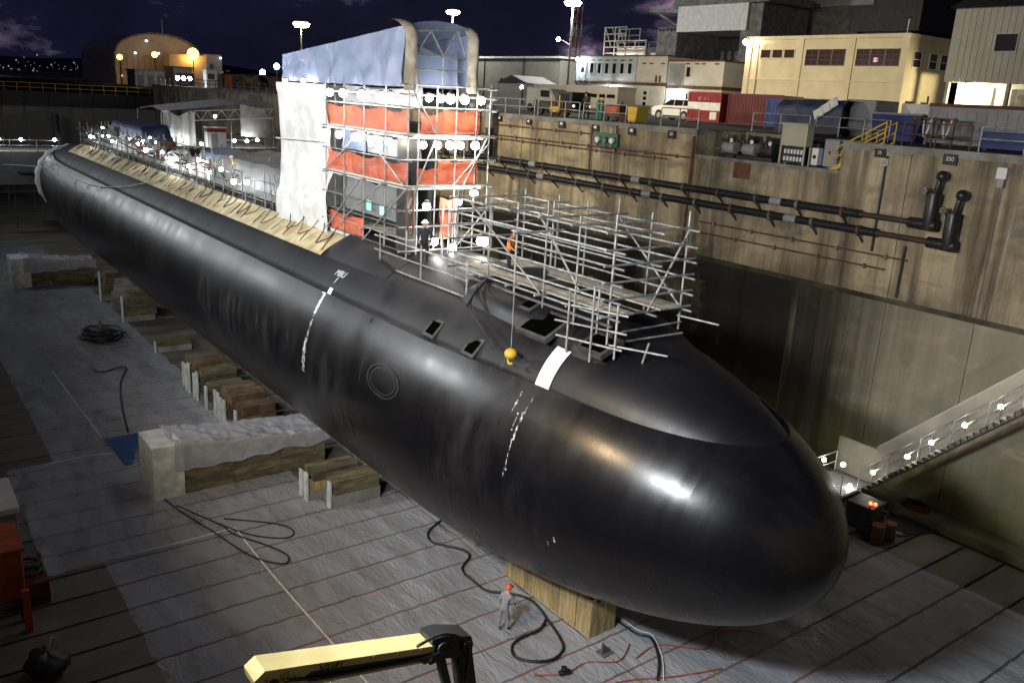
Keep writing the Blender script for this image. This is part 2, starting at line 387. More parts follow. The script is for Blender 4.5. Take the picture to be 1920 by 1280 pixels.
# plastic floor sheeting: thin film over the concrete
def film_mat():
    m = bpy.data.materials.new('plastic_film')
    m.use_nodes = True
    nt = m.node_tree
    b = nt.nodes['Principled BSDF']
    b.inputs['Base Color'].default_value = (0.50, 0.525, 0.59, 1)
    b.inputs['Roughness'].default_value = 0.18
    g = nt.nodes.new('ShaderNodeNewGeometry')
    p = nt.nodes.new('ShaderNodeMapping'); p.inputs['Scale'].default_value = (0.9, 0.28, 1)
    n = nt.nodes.new('ShaderNodeTexNoise'); n.inputs['Scale'].default_value = 0.9; n.inputs['Detail'].default_value = 7; n.inputs['Distortion'].default_value = 0.8
    r = nt.nodes.new('ShaderNodeMapRange'); r.inputs[1].default_value = 0.3; r.inputs[2].default_value = 0.72; r.inputs[3].default_value = 0.36; r.inputs[4].default_value = 0.66
    nt.links.new(g.outputs['Position'], p.inputs[0]); nt.links.new(p.outputs[0], n.inputs[0]); nt.links.new(n.outputs[0], r.inputs[0])
    # the film clings to the slabs and thins out over the open joints
    sep = nt.nodes.new('ShaderNodeSeparateXYZ'); nt.links.new(g.outputs['Position'], sep.inputs[0])
    wob = nt.nodes.new('ShaderNodeTexNoise'); wob.inputs['Scale'].default_value = 0.9; wob.inputs['Detail'].default_value = 3
    nt.links.new(g.outputs['Position'], wob.inputs[0])
    def mth(op, a, c=None):
        x = nt.nodes.new('ShaderNodeMath'); x.operation = op
        for k, v in ((0, a), (1, c)):
            if v is None: continue
            if isinstance(v, (int, float)): x.inputs[k].default_value = v
            else: nt.links.new(v, x.inputs[k])
        return x.outputs[0]
    yy = mth('ADD', mth('ADD', sep.outputs[1], 1.87 + 0.835 - 0.0175), mth('MULTIPLY', wob.outputs[0], 0.035))
    fr = mth('ABSOLUTE', mth('SUBTRACT', mth('FRACT', mth('DIVIDE', yy, 1.67)), 0.5))
    jr = nt.nodes.new('ShaderNodeMapRange'); jr.interpolation_type = 'SMOOTHSTEP'
    jr.inputs[1].default_value = 0.018; jr.inputs[2].default_value = 0.042; jr.inputs[3].default_value = 0.30; jr.inputs[4].default_value = 1.0
    nt.links.new(fr, jr.inputs[0])
    nt.links.new(mth('MULTIPLY', r.outputs[0], jr.outputs[0]), b.inputs['Alpha'])
    p2 = nt.nodes.new('ShaderNodeMapping'); p2.inputs['Scale'].default_value = (3.0, 0.8, 1)
    n2 = nt.nodes.new('ShaderNodeTexNoise'); n2.inputs['Scale'].default_value = 1.0; n2.inputs['Detail'].default_value = 6; n2.inputs['Distortion'].default_value = 2.2
    nt.links.new(g.outputs['Position'], p2.inputs[0]); nt.links.new(p2.outputs[0], n2.inputs[0])
    bp = nt.nodes.new('ShaderNodeBump'); bp.inputs['Strength'].default_value = 0.7; bp.inputs['Distance'].default_value = 0.14
    nt.links.new(n2.outputs[0], bp.inputs['Height']); nt.links.new(bp.outputs[0], b.inputs['Normal'])
    return m
MT['film'] = film_mat()
# ---------------------------------------------------------------- helpers
WM = {}          # world matrix of every object made here

def V(*a):
    return Vector(a[0] if len(a) == 1 else a)

def setp(o, label=None, cat=None, group=None, kind=None):
    if label: o['label'] = label
    if cat: o['category'] = cat
    if group: o['group'] = group
    if kind: o['kind'] = kind
    return o

def put(name, me, M=None, parent=None):
    o = bpy.data.objects.new(name, me)
    COL.objects.link(o)
    M = M or Matrix.Identity(4)
    WM[o.name] = M
    if parent is not None:
        o.parent = parent
        o.matrix_parent_inverse = WM[parent.name].inverted()
    o.matrix_basis = M
    return o

def thing(name, label, cat, loc=(0, 0, 0), group=None, kind=None):
    o = put(name, None, Matrix.Translation(V(loc)))
    o.empty_display_size = 0.3
    return setp(o, label, cat, group, kind)

_um = {}
def umesh(kind, m):
    k = (kind, m.name)
    if k in _um: return _um[k]
    bm = bmesh.new()
    if kind == 'box':
        bmesh.ops.create_cube(bm, size=1.0)
    elif kind == 'bbox':
        bmesh.ops.create_cube(bm, size=1.0)
        bmesh.ops.bevel(bm, geom=bm.edges[:], offset=0.03, segments=1, affect='EDGES')
    elif kind == 'cyl':
        bmesh.ops.create_cone(bm, cap_ends=True, segments=8, radius1=1, radius2=1, depth=1)
    elif kind == 'cyl20':
        bmesh.ops.create_cone(bm, cap_ends=True, segments=20, radius1=1, radius2=1, depth=1)
    elif kind == 'cone':
        bmesh.ops.create_cone(bm, cap_ends=True, segments=12, radius1=1, radius2=0.45, depth=1)
    elif kind == 'ball':
        bmesh.ops.create_icosphere(bm, subdivisions=2, radius=1)
    me = bpy.data.meshes.new(kind + '_' + m.name)
    bm.to_mesh(me); bm.free()
    if kind in ('cyl', 'ball', 'cyl20', 'cone'):
        for p in me.polygons:
            p.use_smooth = len(p.vertices) <= 4
    me.materials.append(m)
    _um[k] = me
    return me

def box(name, m, lo, hi, parent=None, rz=0.0, kind='box'):
    lo, hi = V(lo), V(hi)
    c = (lo + hi) / 2; d = hi - lo
    M = Matrix.Translation(c) @ Matrix.Rotation(rz, 4, 'Z') @ Matrix.Diagonal((d.x, d.y, d.z, 1))
    return put(name, umesh(kind, m), M, parent)

def rod(name, m, p0, p1, r, parent=None, kind='cyl'):
    p0, p1 = V(p0), V(p1)
    d = p1 - p0
    M = Matrix.Translation((p0 + p1) / 2) @ d.to_track_quat('Z', 'Y').to_matrix().to_4x4() @ Matrix.Diagonal((r, r, d.length, 1))
    return put(name, umesh(kind, m), M, parent)

def bar(name, m, p0, p1, w, h, parent=None):
    """square bar between two points"""
    p0, p1 = V(p0), V(p1)
    d = p1 - p0
    M = Matrix.Translation((p0 + p1) / 2) @ d.to_track_quat('Y', 'Z').to_matrix().to_4x4() @ Matrix.Diagonal((w, d.length, h, 1))
    return put(name, umesh('box', m), M, parent)

def ball(name, m, c, r, parent=None, s=(1, 1, 1)):
    return put(name, umesh('ball', m), Matrix.Translation(V(c)) @ Matrix.Diagonal((r * s[0], r * s[1], r * s[2], 1)), parent)

def mesh(name, vs, fs, m, parent=None, smooth=False, uvs=None):
    me = bpy.data.meshes.new(name)
    me.from_pydata([tuple(v) for v in vs], [], fs)
    me.materials.append(m)
    if smooth:
        for p in me.polygons: p.use_smooth = True
    if uvs is not None:
        l = me.uv_layers.new(name='UVMap')
        for i, lp in enumerate(me.loops):
            l.data[i].uv = uvs[lp.vertex_index]
    me.update()
    return put(name, me, None, parent)

def grid(name, m, fn, nu, nv, parent=None, smooth=True, uvf=None):
    vs, uvs = [], []
    for i in range(nu + 1):
        for j in range(nv + 1):
            u, v = i / nu, j / nv
            vs.append(fn(u, v))
            if uvf: uvs.append(uvf(u, v))
    fs = []
    for i in range(nu):
        for j in range(nv):
            a = i * (nv + 1) + j
            fs.append((a, a + nv + 1, a + nv + 2, a + 1))
    return mesh(name, vs, fs, m, parent, smooth, uvs if uvf else None)

def prism(name, m, prof, axis, a, b, parent=None, bev=0.0, smooth=False):
    """extrude a 2-D profile along an axis ('X','Y','Z') from a to b"""
    def P(q, t):
        return {'X': (t, q[0], q[1]), 'Y': (q[0], t, q[1]), 'Z': (q[0], q[1], t)}[axis]
    bm = bmesh.new()
    A = [bm.verts.new(P(q, a)) for q in prof]
    B = [bm.verts.new(P(q, b)) for q in prof]
    n = len(prof)
    bm.faces.new(A); bm.faces.new(B[::-1])
    for i in range(n):
        bm.faces.new((A[i], B[i], B[(i + 1) % n], A[(i + 1) % n]))
    bmesh.ops.recalc_face_normals(bm, faces=bm.faces[:])
    if bev:
        bmesh.ops.bevel(bm, geom=bm.edges[:], offset=bev, segments=2, affect='EDGES')
    me = bpy.data.meshes.new(name)
    bm.to_mesh(me); bm.free()
    me.materials.append(m)
    if smooth:
        for p in me.polygons: p.use_smooth = True
    return put(name, me, None, parent)

def spline(pts, n=8):
    pts = [V(p) for p in pts]
    out = []
    for i in range(len(pts) - 1):
        p0 = pts[max(i - 1, 0)]; p1 = pts[i]; p2 = pts[i + 1]; p3 = pts[min(i + 2, len(pts) - 1)]
        for k in range(n):
            t = k / n
            out.append(0.5 * ((2 * p1) + (p2 - p0) * t + (2 * p0 - 5 * p1 + 4 * p2 - p3) * t * t + (3 * p1 - p0 - 3 * p2 + p3) * t ** 3))
    out.append(pts[-1])
    return out

def tube(name, m, pts, r, parent=None, n=6, seg=6):
    pp = spline(pts, n) if n else [V(p) for p in pts]
    vs, fs = [], []
    for i, p in enumerate(pp):
        t = (pp[min(i + 1, len(pp) - 1)] - pp[max(i - 1, 0)])
        t = t.normalized() if t.length > 1e-6 else V(0, 0, 1)
        a = t.cross(V(0, 0, 1))
        if a.length < 1e-3: a = t.cross(V(1, 0, 0))
        a.normalize(); c = t.cross(a)
        for k in range(seg):
            th = 2 * PI * k / seg
            vs.append(p + a * (r * math.cos(th)) + c * (r * math.sin(th)))
    for i in range(len(pp) - 1):
        for k in range(seg):
            x = i * seg + k; y = i * seg + (k + 1) % seg
            fs.append((x, y, y + seg, x + seg))
    fs.append(tuple(range(seg))[::-1]); fs.append(tuple(range((len(pp) - 1) * seg, len(pp) * seg)))
    return mesh(name, vs, fs, m, parent, True)

def text(name, m, body, size, M, parent=None, depth=0.004):
    cu = bpy.data.curves.new(name, 'FONT')
    cu.body = body; cu.size = size; cu.align_x = 'CENTER'; cu.align_y = 'CENTER'; cu.extrude = depth
    o = bpy.data.objects.new('tmp_text', cu)
    COL.objects.link(o)
    dg = bpy.context.evaluated_depsgraph_get()
    me = bpy.data.meshes.new_from_object(o.evaluated_get(dg))
    bpy.data.objects.remove(o)
    me.materials.clear(); me.materials.append(m)
    return put(name, me, M, parent)

def frame(c, x, y):
    """matrix with columns x (right), y (up), z = x cross y"""
    x, y = V(x).normalized(), V(y).normalized()
    z = x.cross(y)
    M = Matrix.Identity(4)
    for i in range(3):
        M[i][0] = x[i]; M[i][1] = y[i]; M[i][2] = z[i]; M[i][3] = c[i]
    return M

def fbm(x, y, z, o=3):
    s, a = 0.0, 1.0
    for _ in range(o):
        s += a * noise.noise(V(x, y, z)); x *= 2.1; y *= 2.1; z *= 2.1; a *= 0.5
    return s

def point_light(name, parent, loc, watts, col, r=0.15):
    l = bpy.data.lights.new(name, 'POINT')
    l.energy = watts; l.color = col; l.shadow_soft_size = r
    return put(name, l, Matrix.Translation(V(loc)), parent)

ORD = ['first', 'second', 'third', 'fourth', 'fifth', 'sixth', 'seventh', 'eighth', 'ninth', 'tenth', 'eleventh', 'twelfth', 'thirteenth', 'fourteenth', 'fifteenth', 'sixteenth', 'seventeenth', 'eighteenth', 'nineteenth', 'twentieth'] + ['twenty-' + k for k in ('first', 'second', 'third', 'fourth', 'fifth', 'sixth', 'seventh')]
# ---------------------------------------------------------------- the dock
WX, PZ = 38.0, 16.33         # inner face of the far wall, pier level
floor = put('dock_floor', None); setp(floor, 'long basin floor of transverse concrete slabs with dark open joints', 'floor', kind='structure')
mesh('floor_bed', [(-0.6, -3, -0.10), (38.2, -3, -0.10), (38.2, 147, -0.10), (-0.6, 147, -0.10)], [(0, 1, 2, 3)], MT['joint'], floor)
mesh('rusty_bed', [(5.8, 3, -0.035), (25, 3, -0.035), (25, 31.4, -0.035), (5.8, 31.4, -0.035)], [(0, 1, 2, 3)], MT['rustjoint'], floor)
y = -2.0 + 0.13
k = 0
while y < 146:
    gap = 0.12
    cuts = [-0.5, 36.35]
    for a, b in zip(cuts[:-1], cuts[1:]):
        dz = random.uniform(-0.012, 0.004)
        box('floor_slab', MT['floor'], (a, y + gap / 2, -0.09), (b - 0.012, y + 1.67 - gap / 2, dz), floor)
    y += 1.67
curb = box('wall_curb', MT['curb'], (36.75, -3, -0.095), (37.96, 146.4, 0.36)); setp(curb, 'low mossy concrete curb along the foot of the far dock wall', 'curb', kind='structure')

MT['ledge'] = mat('stained_ledge', (0.09, 0.075, 0.045), (0.03, 0.026, 0.016), 0.85, sc=0.8, bump=0.3)
wall = put('dock_wall', None); setp(wall, 'tall stained concrete dock wall with pour joints', 'wall', kind='structure')
BAY0, BAY1, BAYZ = 24.7, 33.95, 14.95
ys = [-12 + 4.15 * i for i in range(39)]
ys = [y for y in ys if not (BAY0 - 1.2 < y < BAY0 + 1.2 or BAY1 - 1.2 < y < BAY1 + 1.2)] + [BAY0, BAY1]
ys = sorted(ys)
for a, b in zip(ys[:-1], ys[1:]):
    dx = random.uniform(-0.004, 0.004)
    box('wall_panel', MT['walll'], (WX + dx, a + 0.015, -0.09), (WX + 1.0, b - 0.015, 9.22), wall)
    top = BAYZ if (a >= BAY0 - 0.01 and b <= BAY1 + 0.01) else PZ - 0.02
    dx = random.uniform(-0.02, 0.02)
    box('wall_panel', MT['wallu'], (WX + dx, a + 0.012, 9.46), (WX + 1.0, b - 0.012, top), wall)
box('wall_ledge', MT['ledge'], (WX - 0.05, -12, 9.22), (WX + 0.98, 146.3, 9.46), wall)
box('wall_core', MT['dark'], (WX + 0.9, -12, -0.1), (WX + 0.99, 24.6, PZ - 0.05), wall)
for i, (a, b) in enumerate(((-12, BAY0), (BAY1, 146))):
    box('wall_coping', MT['concrete'], (WX - 0.06, a, PZ - 0.28), (WX + 0.9, b, PZ + 0.05), wall)
box('wall_coping', MT['concrete'], (WX - 0.05, BAY0, BAYZ - 0.10), (WX + 0.35, BAY1, BAYZ + 0.06), wall)
# sunken equipment bay in the pier edge
bayf = box('bay_floor', MT['concrete'], (WX + 0.36, BAY0, BAYZ - 0.2), (42.2, BAY1, BAYZ)); setp(bayf, 'sunken concrete floor of the equipment bay in the pier edge', 'floor', kind='structure')
bw = put('bay_wall', None); setp(bw, 'back and end walls of the sunken equipment bay', 'wall', kind='structure')
box('wall_panel', MT['wallu'], (42.2, BAY0, BAYZ - 0.2), (42.5, BAY1, PZ - 0.02), bw)
box('wall_panel', MT['wallu'], (WX + 1.0, BAY0 - 0.25, BAYZ - 0.2), (42.2, BAY0, PZ - 0.02), bw)
box('wall_panel', MT['wallu'], (WX + 1.0, BAY1, BAYZ - 0.2), (42.2, BAY1 + 0.25, PZ - 0.02), bw)
pier = put('pier_deck', None); setp(pier, 'dark asphalt pier deck behind the dock wall', 'ground', kind='structure')
for (x0, y0, x1, y1) in ((WX + 0.9, -12, 42.5, BAY0 - 0.25), (WX + 0.9, BAY1 + 0.25, 42.5, 147), (42.5, -12, 190, 147)):
    mesh('asphalt_sheet', [(x0, y0, PZ), (x1, y0, PZ), (x1, y1, PZ), (x0, y1, PZ)], [(0, 1, 2, 3)], MT['pier'], pier)
# far end of the basin: the gate
gate = thing('dock_gate', 'broad grey steel dock gate closing the far end of the basin', 'gate', (18, 146.5, 0))
n = 13
for i in range(n):
    a = -0.6 + i * 38.9 / n; b = a + 38.9 / n
    box('gate_plate', MT['cladding'], (a, 146.3, -0.1), (b - 0.06, 147.4 + random.uniform(0, .03), 12.5), gate)
    box('gate_beam', MT['dark'], (a, 145.9, 12.5), (b - 0.06, 147.6, 14.55), gate)
    box('gate_rib', MT['cladding'], (a - 0.08, 146.1, 0), (a + 0.10, 146.3, 12.5), gate)
rl = thing('gate_railing', 'yellow handrail along the top of the far dock gate', 'railing', (18, 146.5, 14.55))
for i in range(24):
    x = -0.4 + i * 1.65
    rod('post', MT['yellow'], (x, 146.1, 14.55), (x, 146.1, 15.75), 0.05, rl)
for z in (15.1, 15.72):
    rod('rail', MT['yellow'], (-0.5, 146.1, z), (38, 146.1, z), 0.05, rl)
# near side and head of the dock, behind and beside the viewer
lw = put('near_wall', None); setp(lw, 'near side wall of the dock basin', 'wall', kind='structure')
box('wall_panel', MT['wallu'], (-1.6, -4, -0.1), (-0.55, 147, PZ), lw)
box('wall_panel', MT['wallu'], (-1.6, -5, -0.1), (38.9, -3.1, PZ - 0.4), lw)
nd = mesh('near_pier_deck', [(-160, -60, PZ - 0.02), (-1.6, -60, PZ - 0.02), (-1.6, 147, PZ - 0.02), (-160, 147, PZ - 0.02)], [(0, 1, 2, 3)], MT['pier']); setp(nd, 'asphalt pier deck on the near side of the dock', 'ground', kind='structure')
yg = mesh('yard_ground', [(-5000, 148, 12.6), (6000, 148, 12.6), (6000, 6000, 12.6), (-5000, 6000, 12.6)], [(0, 1, 2, 3)], MT['water']); setp(yg, 'dark harbour water and shore beyond the dock gate', 'water', kind='structure')
yg['label'] = 'dark harbour water beyond the dock gate'; yg.name = 'harbour_water'
WM['harbour_water'] = Matrix.Identity(4)
yr = mesh('shipyard_ground', [(38.9, 147, 15.9), (700, 147, 15.9), (700, 700, 15.9), (30, 700, 15.9), (30, 150, 15.9)], [(0, 1, 2, 3, 4)], MT['ground']); setp(yr, 'dark shipyard ground beyond the basin', 'ground', kind='structure')
# far hills with house lights
hv, hf = [], []
for i in range(61):
    a = R(-12 + i * 1.9)
    for j, (d, h) in enumerate(((2600, 10), (3000, 34), (3600, 95))):
        hh = h * (0.7 + 0.5 * fbm(i * 0.17, j * 0.6, 3.1))
        hv.append((d * math.sin(a), d * math.cos(a), max(9, hh)))
for i in range(60):
    for j in range(2):
        q = i * 3 + j
        hf.append((q, q + 3, q + 4, q + 1))
hl = mesh('hills', hv, hf, MT['hill'], None, True); setp(hl, 'dark hills on the far horizon', 'hill', kind='structure')
cv, cf = [], []
for i in range(120):
    a = R(random.uniform(5, 19)); d = random.uniform(2300, 2590)
    z = 14 + abs(random.gauss(0, 1)) * 11
    s = random.choice((.8, 1.0, 1.2, 1.9))
    c = V(d * math.sin(a), d * math.cos(a), z)
    q = len(cv)
    for dv in ((s, 0, 0), (-s, 0, 0), (0, s, 0), (0, -s, 0), (0, 0, s), (0, 0, -s)):
        cv.append(c + V(dv))
    for t in ((0, 2, 4), (2, 1, 4), (1, 3, 4), (3, 0, 4), (2, 0, 5), (1, 2, 5), (3, 1, 5), (0, 3, 5)):
        cf.append(tuple(q + k for k in t))
cl = mesh('city_lights', cv, cf, GL['city']); setp(cl, 'scattered house lights on the far dark hillside', 'city lights', kind='stuff')
# ---------------------------------------------------------------- the submarine
SX, SZ, SR = 18.79, 6.40, 5.07
YB, YA, YN, YM = 26.29, 15.63, 1.98, 2.21          # bow: start of the curve and its length
ZC = 9.45                             # level of the step between lower and upper coating
def hrad(y):
    if y < YB:
        t = min(1.0, (YB - y) / YA)
        return SR * max(0.0, 1 - t ** YN) ** (1 / YM)
    if y > 86:
        t = (y - 86) / 34.0
        return SR * max(0.12, 1 - 0.92 * t ** 1.9)
    return SR
def hpt(y, ang, off=0.0):
    """point on the hull at station y, angle measured from +X over the top"""
    r = hrad(y) + off
    return V(SX + r * math.cos(ang), y, SZ + r * math.sin(ang))
def zstep(y):
    """height of the step: level along the boat, dipping towards the nose"""
    t = min(1.0, max(0.0, (21.0 - y) / 8.0))
    return ZC - 0.34 * t * t * (3 - 2 * t)
def coff(y, a):
    """how far the upper casing is set in behind the step in the hull"""
    c = R(90) if hrad(y) <= zstep(y) - SZ else math.asin((zstep(y) - SZ) / hrad(y))
    d = min(a, PI - a) - c                       # angle above the step
    w = max(0.0, 1 - d / R(30 - 8 * min(1.0, max(0.0, (22 - y) / 5))))
    ends = min(1.0, max(0.0, (y - YT) / 1.6)) * min(1.0, max(0.0, (99 - y) / 8.0))
    return -(0.20 + 0.20 * min(1.0, max(0.0, (24 - y) / 4.0))) * w * w * ends
YT = 10.9
while hrad(YT) <= zstep(YT) - SZ: YT += 0.002
sub = thing('submarine', 'huge black submarine resting on blocks in the dry dock', 'submarine', (SX, 50, 1.4))
st = [YB - YA * math.sin(PI / 2 * (1 - i / 34)) for i in range(35)]
st += [YB + (86 - YB) * i / 44 for i in range(1, 45)] + [86 + 34 * i / 24 for i in range(1, 25)]
st = sorted(st + [YT + d_ for d_ in (-.02, .0005, .02, .05, .1, .2, .35, .6, .9)])
def tc_of(y):
    s = (zstep(y) - SZ) / max(hrad(y), 1e-6)
    return PI / 2 if s >= 1 else math.asin(s)
NT = 56
vs, uvs = [], []
for y in st:
    c = tc_of(y)
    for k in range(NT + 1):
        a = PI - c + (PI + 2 * c) * k / NT
        p = hpt(y, a); vs.append(p); uvs.append((y, a * SR))
fs = []
for i in range(len(st) - 1):
    for k in range(NT):
        q = i * (NT + 1) + k
        fs.append((q, q + 1, q + NT + 2, q + NT + 1))
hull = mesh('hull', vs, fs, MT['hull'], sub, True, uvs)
hull['label'] = 'glossy black lower hull with rounded bow'
# upper casing above the step
NU = 30
vs, uvs, fs = [], [], []
su = [y for y in st if YT < y < 99]
for y in su:
    c = tc_of(y)
    for k in range(NU + 3):
        kk = min(max(k - 1, 0), NU)
        a = c + (PI - 2 * c) * kk / NU
        off = coff(y, a) + 0.004 if 0 < k < NU + 2 else 0.0
        vs.append(hpt(y, a, off)); uvs.append((y, a * SR))
NN = NU + 3
for i in range(len(su) - 1):
    for k in range(NN - 1):
        q = i * NN + k
        fs.append((q, q + 1, q + NN + 1, q + NN))
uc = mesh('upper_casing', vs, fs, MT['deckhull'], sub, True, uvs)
uc['label'] = 'matt dark upper casing above the step in the hull'

def patch(name, m, y0, y1, a0, a1, off, parent, nu=6, nv=24, jag=0.0):
    """a thin patch that follows the hull"""
    a0, a1 = R(a0), R(a1)
    def f(u, v):
        j = jag * fbm(v * 9, u * 5, y0, 2) * (1 if u in (0, 1) else 0)
        aa = a0 + (a1 - a0) * v
        return hpt(y0 + (y1 - y0) * u + j, aa, off + (coff(y0, aa) if SZ + hrad(y0) * math.sin(aa) > zstep(y0) and aa < R(175) else 0))
    return grid(name, m, f, nu, nv, parent)
# paint marks
patch('painted_stripe', MT['stripe'], 18.8, 19.36, 119.5, 138.0, 0.04, sub)['label'] = 'broad white stripe painted across the bow'
for (ya, yb, a0, a1, jg) in ((18.78, 18.82, 143, 151, .05), (19.25, 19.28, 143, 152, .06), (18.80, 18.86, 150, 161, .07), (18.98, 19.02, 151, 158, .07), (18.84, 18.865, 161, 172, .04), (18.78, 18.92, 172.4, 173.2, .04), (18.88, 18.92, 174, 176, .04)):
    patch('worn_paint_line', MT['worn'], ya, yb, a0, a1, 0.012, sub, 2, 16, jg)
for (ya, yb, a0, a1, jg) in ((32.05, 32.38, 139.5, 144, .02), (32.1, 32.30, 144, 154, .06), (32.10, 32.22, 154, 166, .08), (32.08, 32.32, 166, 182, .10)):
    patch('worn_paint_line', MT['worn' if a0 > 145 else 'stripe'], ya, yb, a0, a1, 0.012 if a0 > 140 else 0.06, sub, 2, 16, jg)
def hframe(y, a, off, flip=1):
    a = R(a)
    n = V(math.cos(a), 0, math.sin(a)); t = V(math.sin(a), 0, -math.cos(a)) * -1     # t: up the hull on the near side
    if t.z < 0: t = -t
    return frame(hpt(y, a, off + (coff(y, a) if SZ + hrad(y) * math.sin(a) > zstep(y) else 0)), (0, -1, 0), t)
text('hull_mark', MT['stripe'], 'MBU', 0.42, hframe(32.25, 131.8, 0.06), sub)
text('hull_mark', MT['stripe'], '1', 0.42, hframe(32.25, 135.6, 0.06), sub)
for (dy, a, w) in ((16.9, 195, 0.34), (17.15, 198, 0.2)):
    patch('scuff_mark', MT['worn'], dy, dy + 0.05, a - 2.5, a, 0.012, sub, 1, 8, 0.05)
# square ports with frames
for (y, a) in ((24.55, 136.6), (22.35, 136.2)):
    pf = put('port_frame', umesh('box', MT['coaming']), hframe(y, a, 0.0) @ Matrix.Diagonal((0.72, 0.72, 0.06, 1)), sub)
    put('port_opening', umesh('box', MT['void']), hframe(y, a, 0.015) @ Matrix.Diagonal((0.5, 0.5, 0.05, 1)), pf)
# round cover on the side
MT['hullring'] = mat('hull_ring', (0.016, 0.016, 0.018), None, 0.4)
def ring(name, m, y, a, r0, r1, h, parent):
    Mx = hframe(y, a, 0.0)
    vs, fs = [], []
    N = 40
    for k in range(N):
        t = 2 * PI * k / N
        for rr, hh in ((r0, -0.1), (r0, h), (r1, h), (r1, -0.1)):
            yy = y + rr * math.cos(t); aa = R(a) + .52 * rr * math.sin(t) / SR
            vs.append(hpt(yy, aa, hh))
    for k in range(N):
        for j in range(3):
            p = k * 4 + j; q = ((k + 1) % N) * 4 + j
            fs.append((p, q, q + 1, p + 1))
    return mesh(name, vs, fs, m, parent, False)
rg = ring('cover_ring', MT['hullring'], 25.7, 165.0, 1.02, 1.12, 0.04, sub)
ring('cover_seam', MT['black'], 25.7, 165.0, 0.80, 0.88, 0.02, rg)
# raised deck section forward of the tower, with open hatches
def rdeck(u, v):
    y = 25.0 - 8.6 * u
    a = R(124.0 - 68.0 * v)
    sm = lambda q: min(1.0, max(0.0, q)) ** 2 * (3 - 2 * min(1.0, max(0.0, q)))
    e = sm(u * 8.6 / 0.9) * sm((1 - u) * 8.6 / 3.4) * sm(min(v, 1 - v) * 68 / 9)
    return hpt(y, a, -0.10 + min(0.0, coff(y, a)) * (1 - e) + 0.40 * e)
rd = grid('raised_deck', MT['deckhull'], rdeck, 40, 40, sub, True, lambda u, v: (25 - 8.6 * u, (124 - 68 * v) * SR * PI / 180))
rd['label'] = 'low raised deck plating under the open scaffold'
for (y, a, w, h) in ((20.2, 117.0, 1.25, 0.95), (18.1, 113.0, 0.9, 0.7), (21.4, 112.0, 0.45, 0.35)):
    fr = put('hatch_coaming', umesh('box', MT['coaming']), hframe(y, a, 0.235) @ Matrix.Diagonal((w + 0.26, h + 0.26, 0.16, 1)), sub)
    put('hatch_opening', umesh('box', MT['void']), hframe(y, a, 0.295) @ Matrix.Diagonal((w, h, 0.06, 1)), fr)
for i, y in enumerate((23.9,)):
    patch('deck_seam', MT['black'], y, y + 0.05, 62, 120, 0.37 if i == 0 else 0.12, sub, 1, 30)
# dark fairing beside the tower foot
def fairing(u, v):
    y = 35.0 - 5.8 * u
    t = max(0.0, 1 - max(0.0, (u - 0.35) / 0.65) ** 2.2)
    a = R(126 - 36 * v)
    bump = 0.30 * (t ** 0.8) * min(1.0, u * 7 + .15) * math.sin(PI * min(1.0, v)) ** 0.9 + coff(35, a) * (1 - math.sin(PI * v))
    return hpt(y, a, 0.02 + bump)
fa = grid('sail_fairing', MT['deckhull'], fairing, 36, 26, sub, True, lambda u, v: (35 - 5.8 * u, (126 - 36 * v) * SR * PI / 180))
mesh('fairing_end', [fairing(0, k / 20) for k in range(21)] + [hpt(35.0, R(126 - 36 * k / 20), -0.1) for k in range(21)], [(k, k + 1, k + 22, k + 21) for k in range(20)], MT['deckhull'], sub)
# the sail hidden inside the tower
def sail(u, v):
    t = 2 * PI * v
    z = 11.0 + 5.3 * u
    return V(SX + 1.05 * math.sin(t) * (1 - 0.25 * abs(math.cos(t)) ** 3), 34.6 - 3.9 * math.cos(t), z)
grid('sail', MT['deckhull'], sail, 4, 40, sub, True, lambda u, v: (v * 16, u * 5))
mesh('sail_top', [sail(1, k / 40) for k in range(40)], [tuple(range(40))], MT['deckhull'], sub)
# stern: shroud sheet and fin over the narrowing tail
for s in (1, -1):
    prism('stern_plane', MT['deckhull'], [(0, 108), (4.6 * s, 110.5), (4.6 * s, 113), (0, 114.5)] if s > 0 else [(0, 114.5), (-4.6, 113), (-4.6, 110.5), (0, 108)], 'Z', SZ - .12, SZ + .12, sub).location = (SX, 0, 0)
prism('rudder', MT['deckhull'], [(112, SZ), (113, SZ + 6.4), (115.5, SZ + 6.4), (116.5, SZ)], 'X', SX - .18, SX + .18, sub)
# tan deck matting along the shoulder, one board after the other
matt = thing('deck_matting', 'long tan strip of matting boards along the top of the hull', 'matting', (16.5, 60, 10.6))
yy = 34.9
while yy < 91:
    L = 1.22
    def f(u, v, yy=yy, L=L):
        return hpt(yy + (L - 0.03) * u, R(127.0 - 16.0 * v), 0.09 + coff(50, R(127.0 - 16.0 * v)) + 0.012 * noise.noise(V(yy, u * 2, v * 3)))
    grid('matting_board', MT['matting'], f, 2, 6, matt)
    yy += L
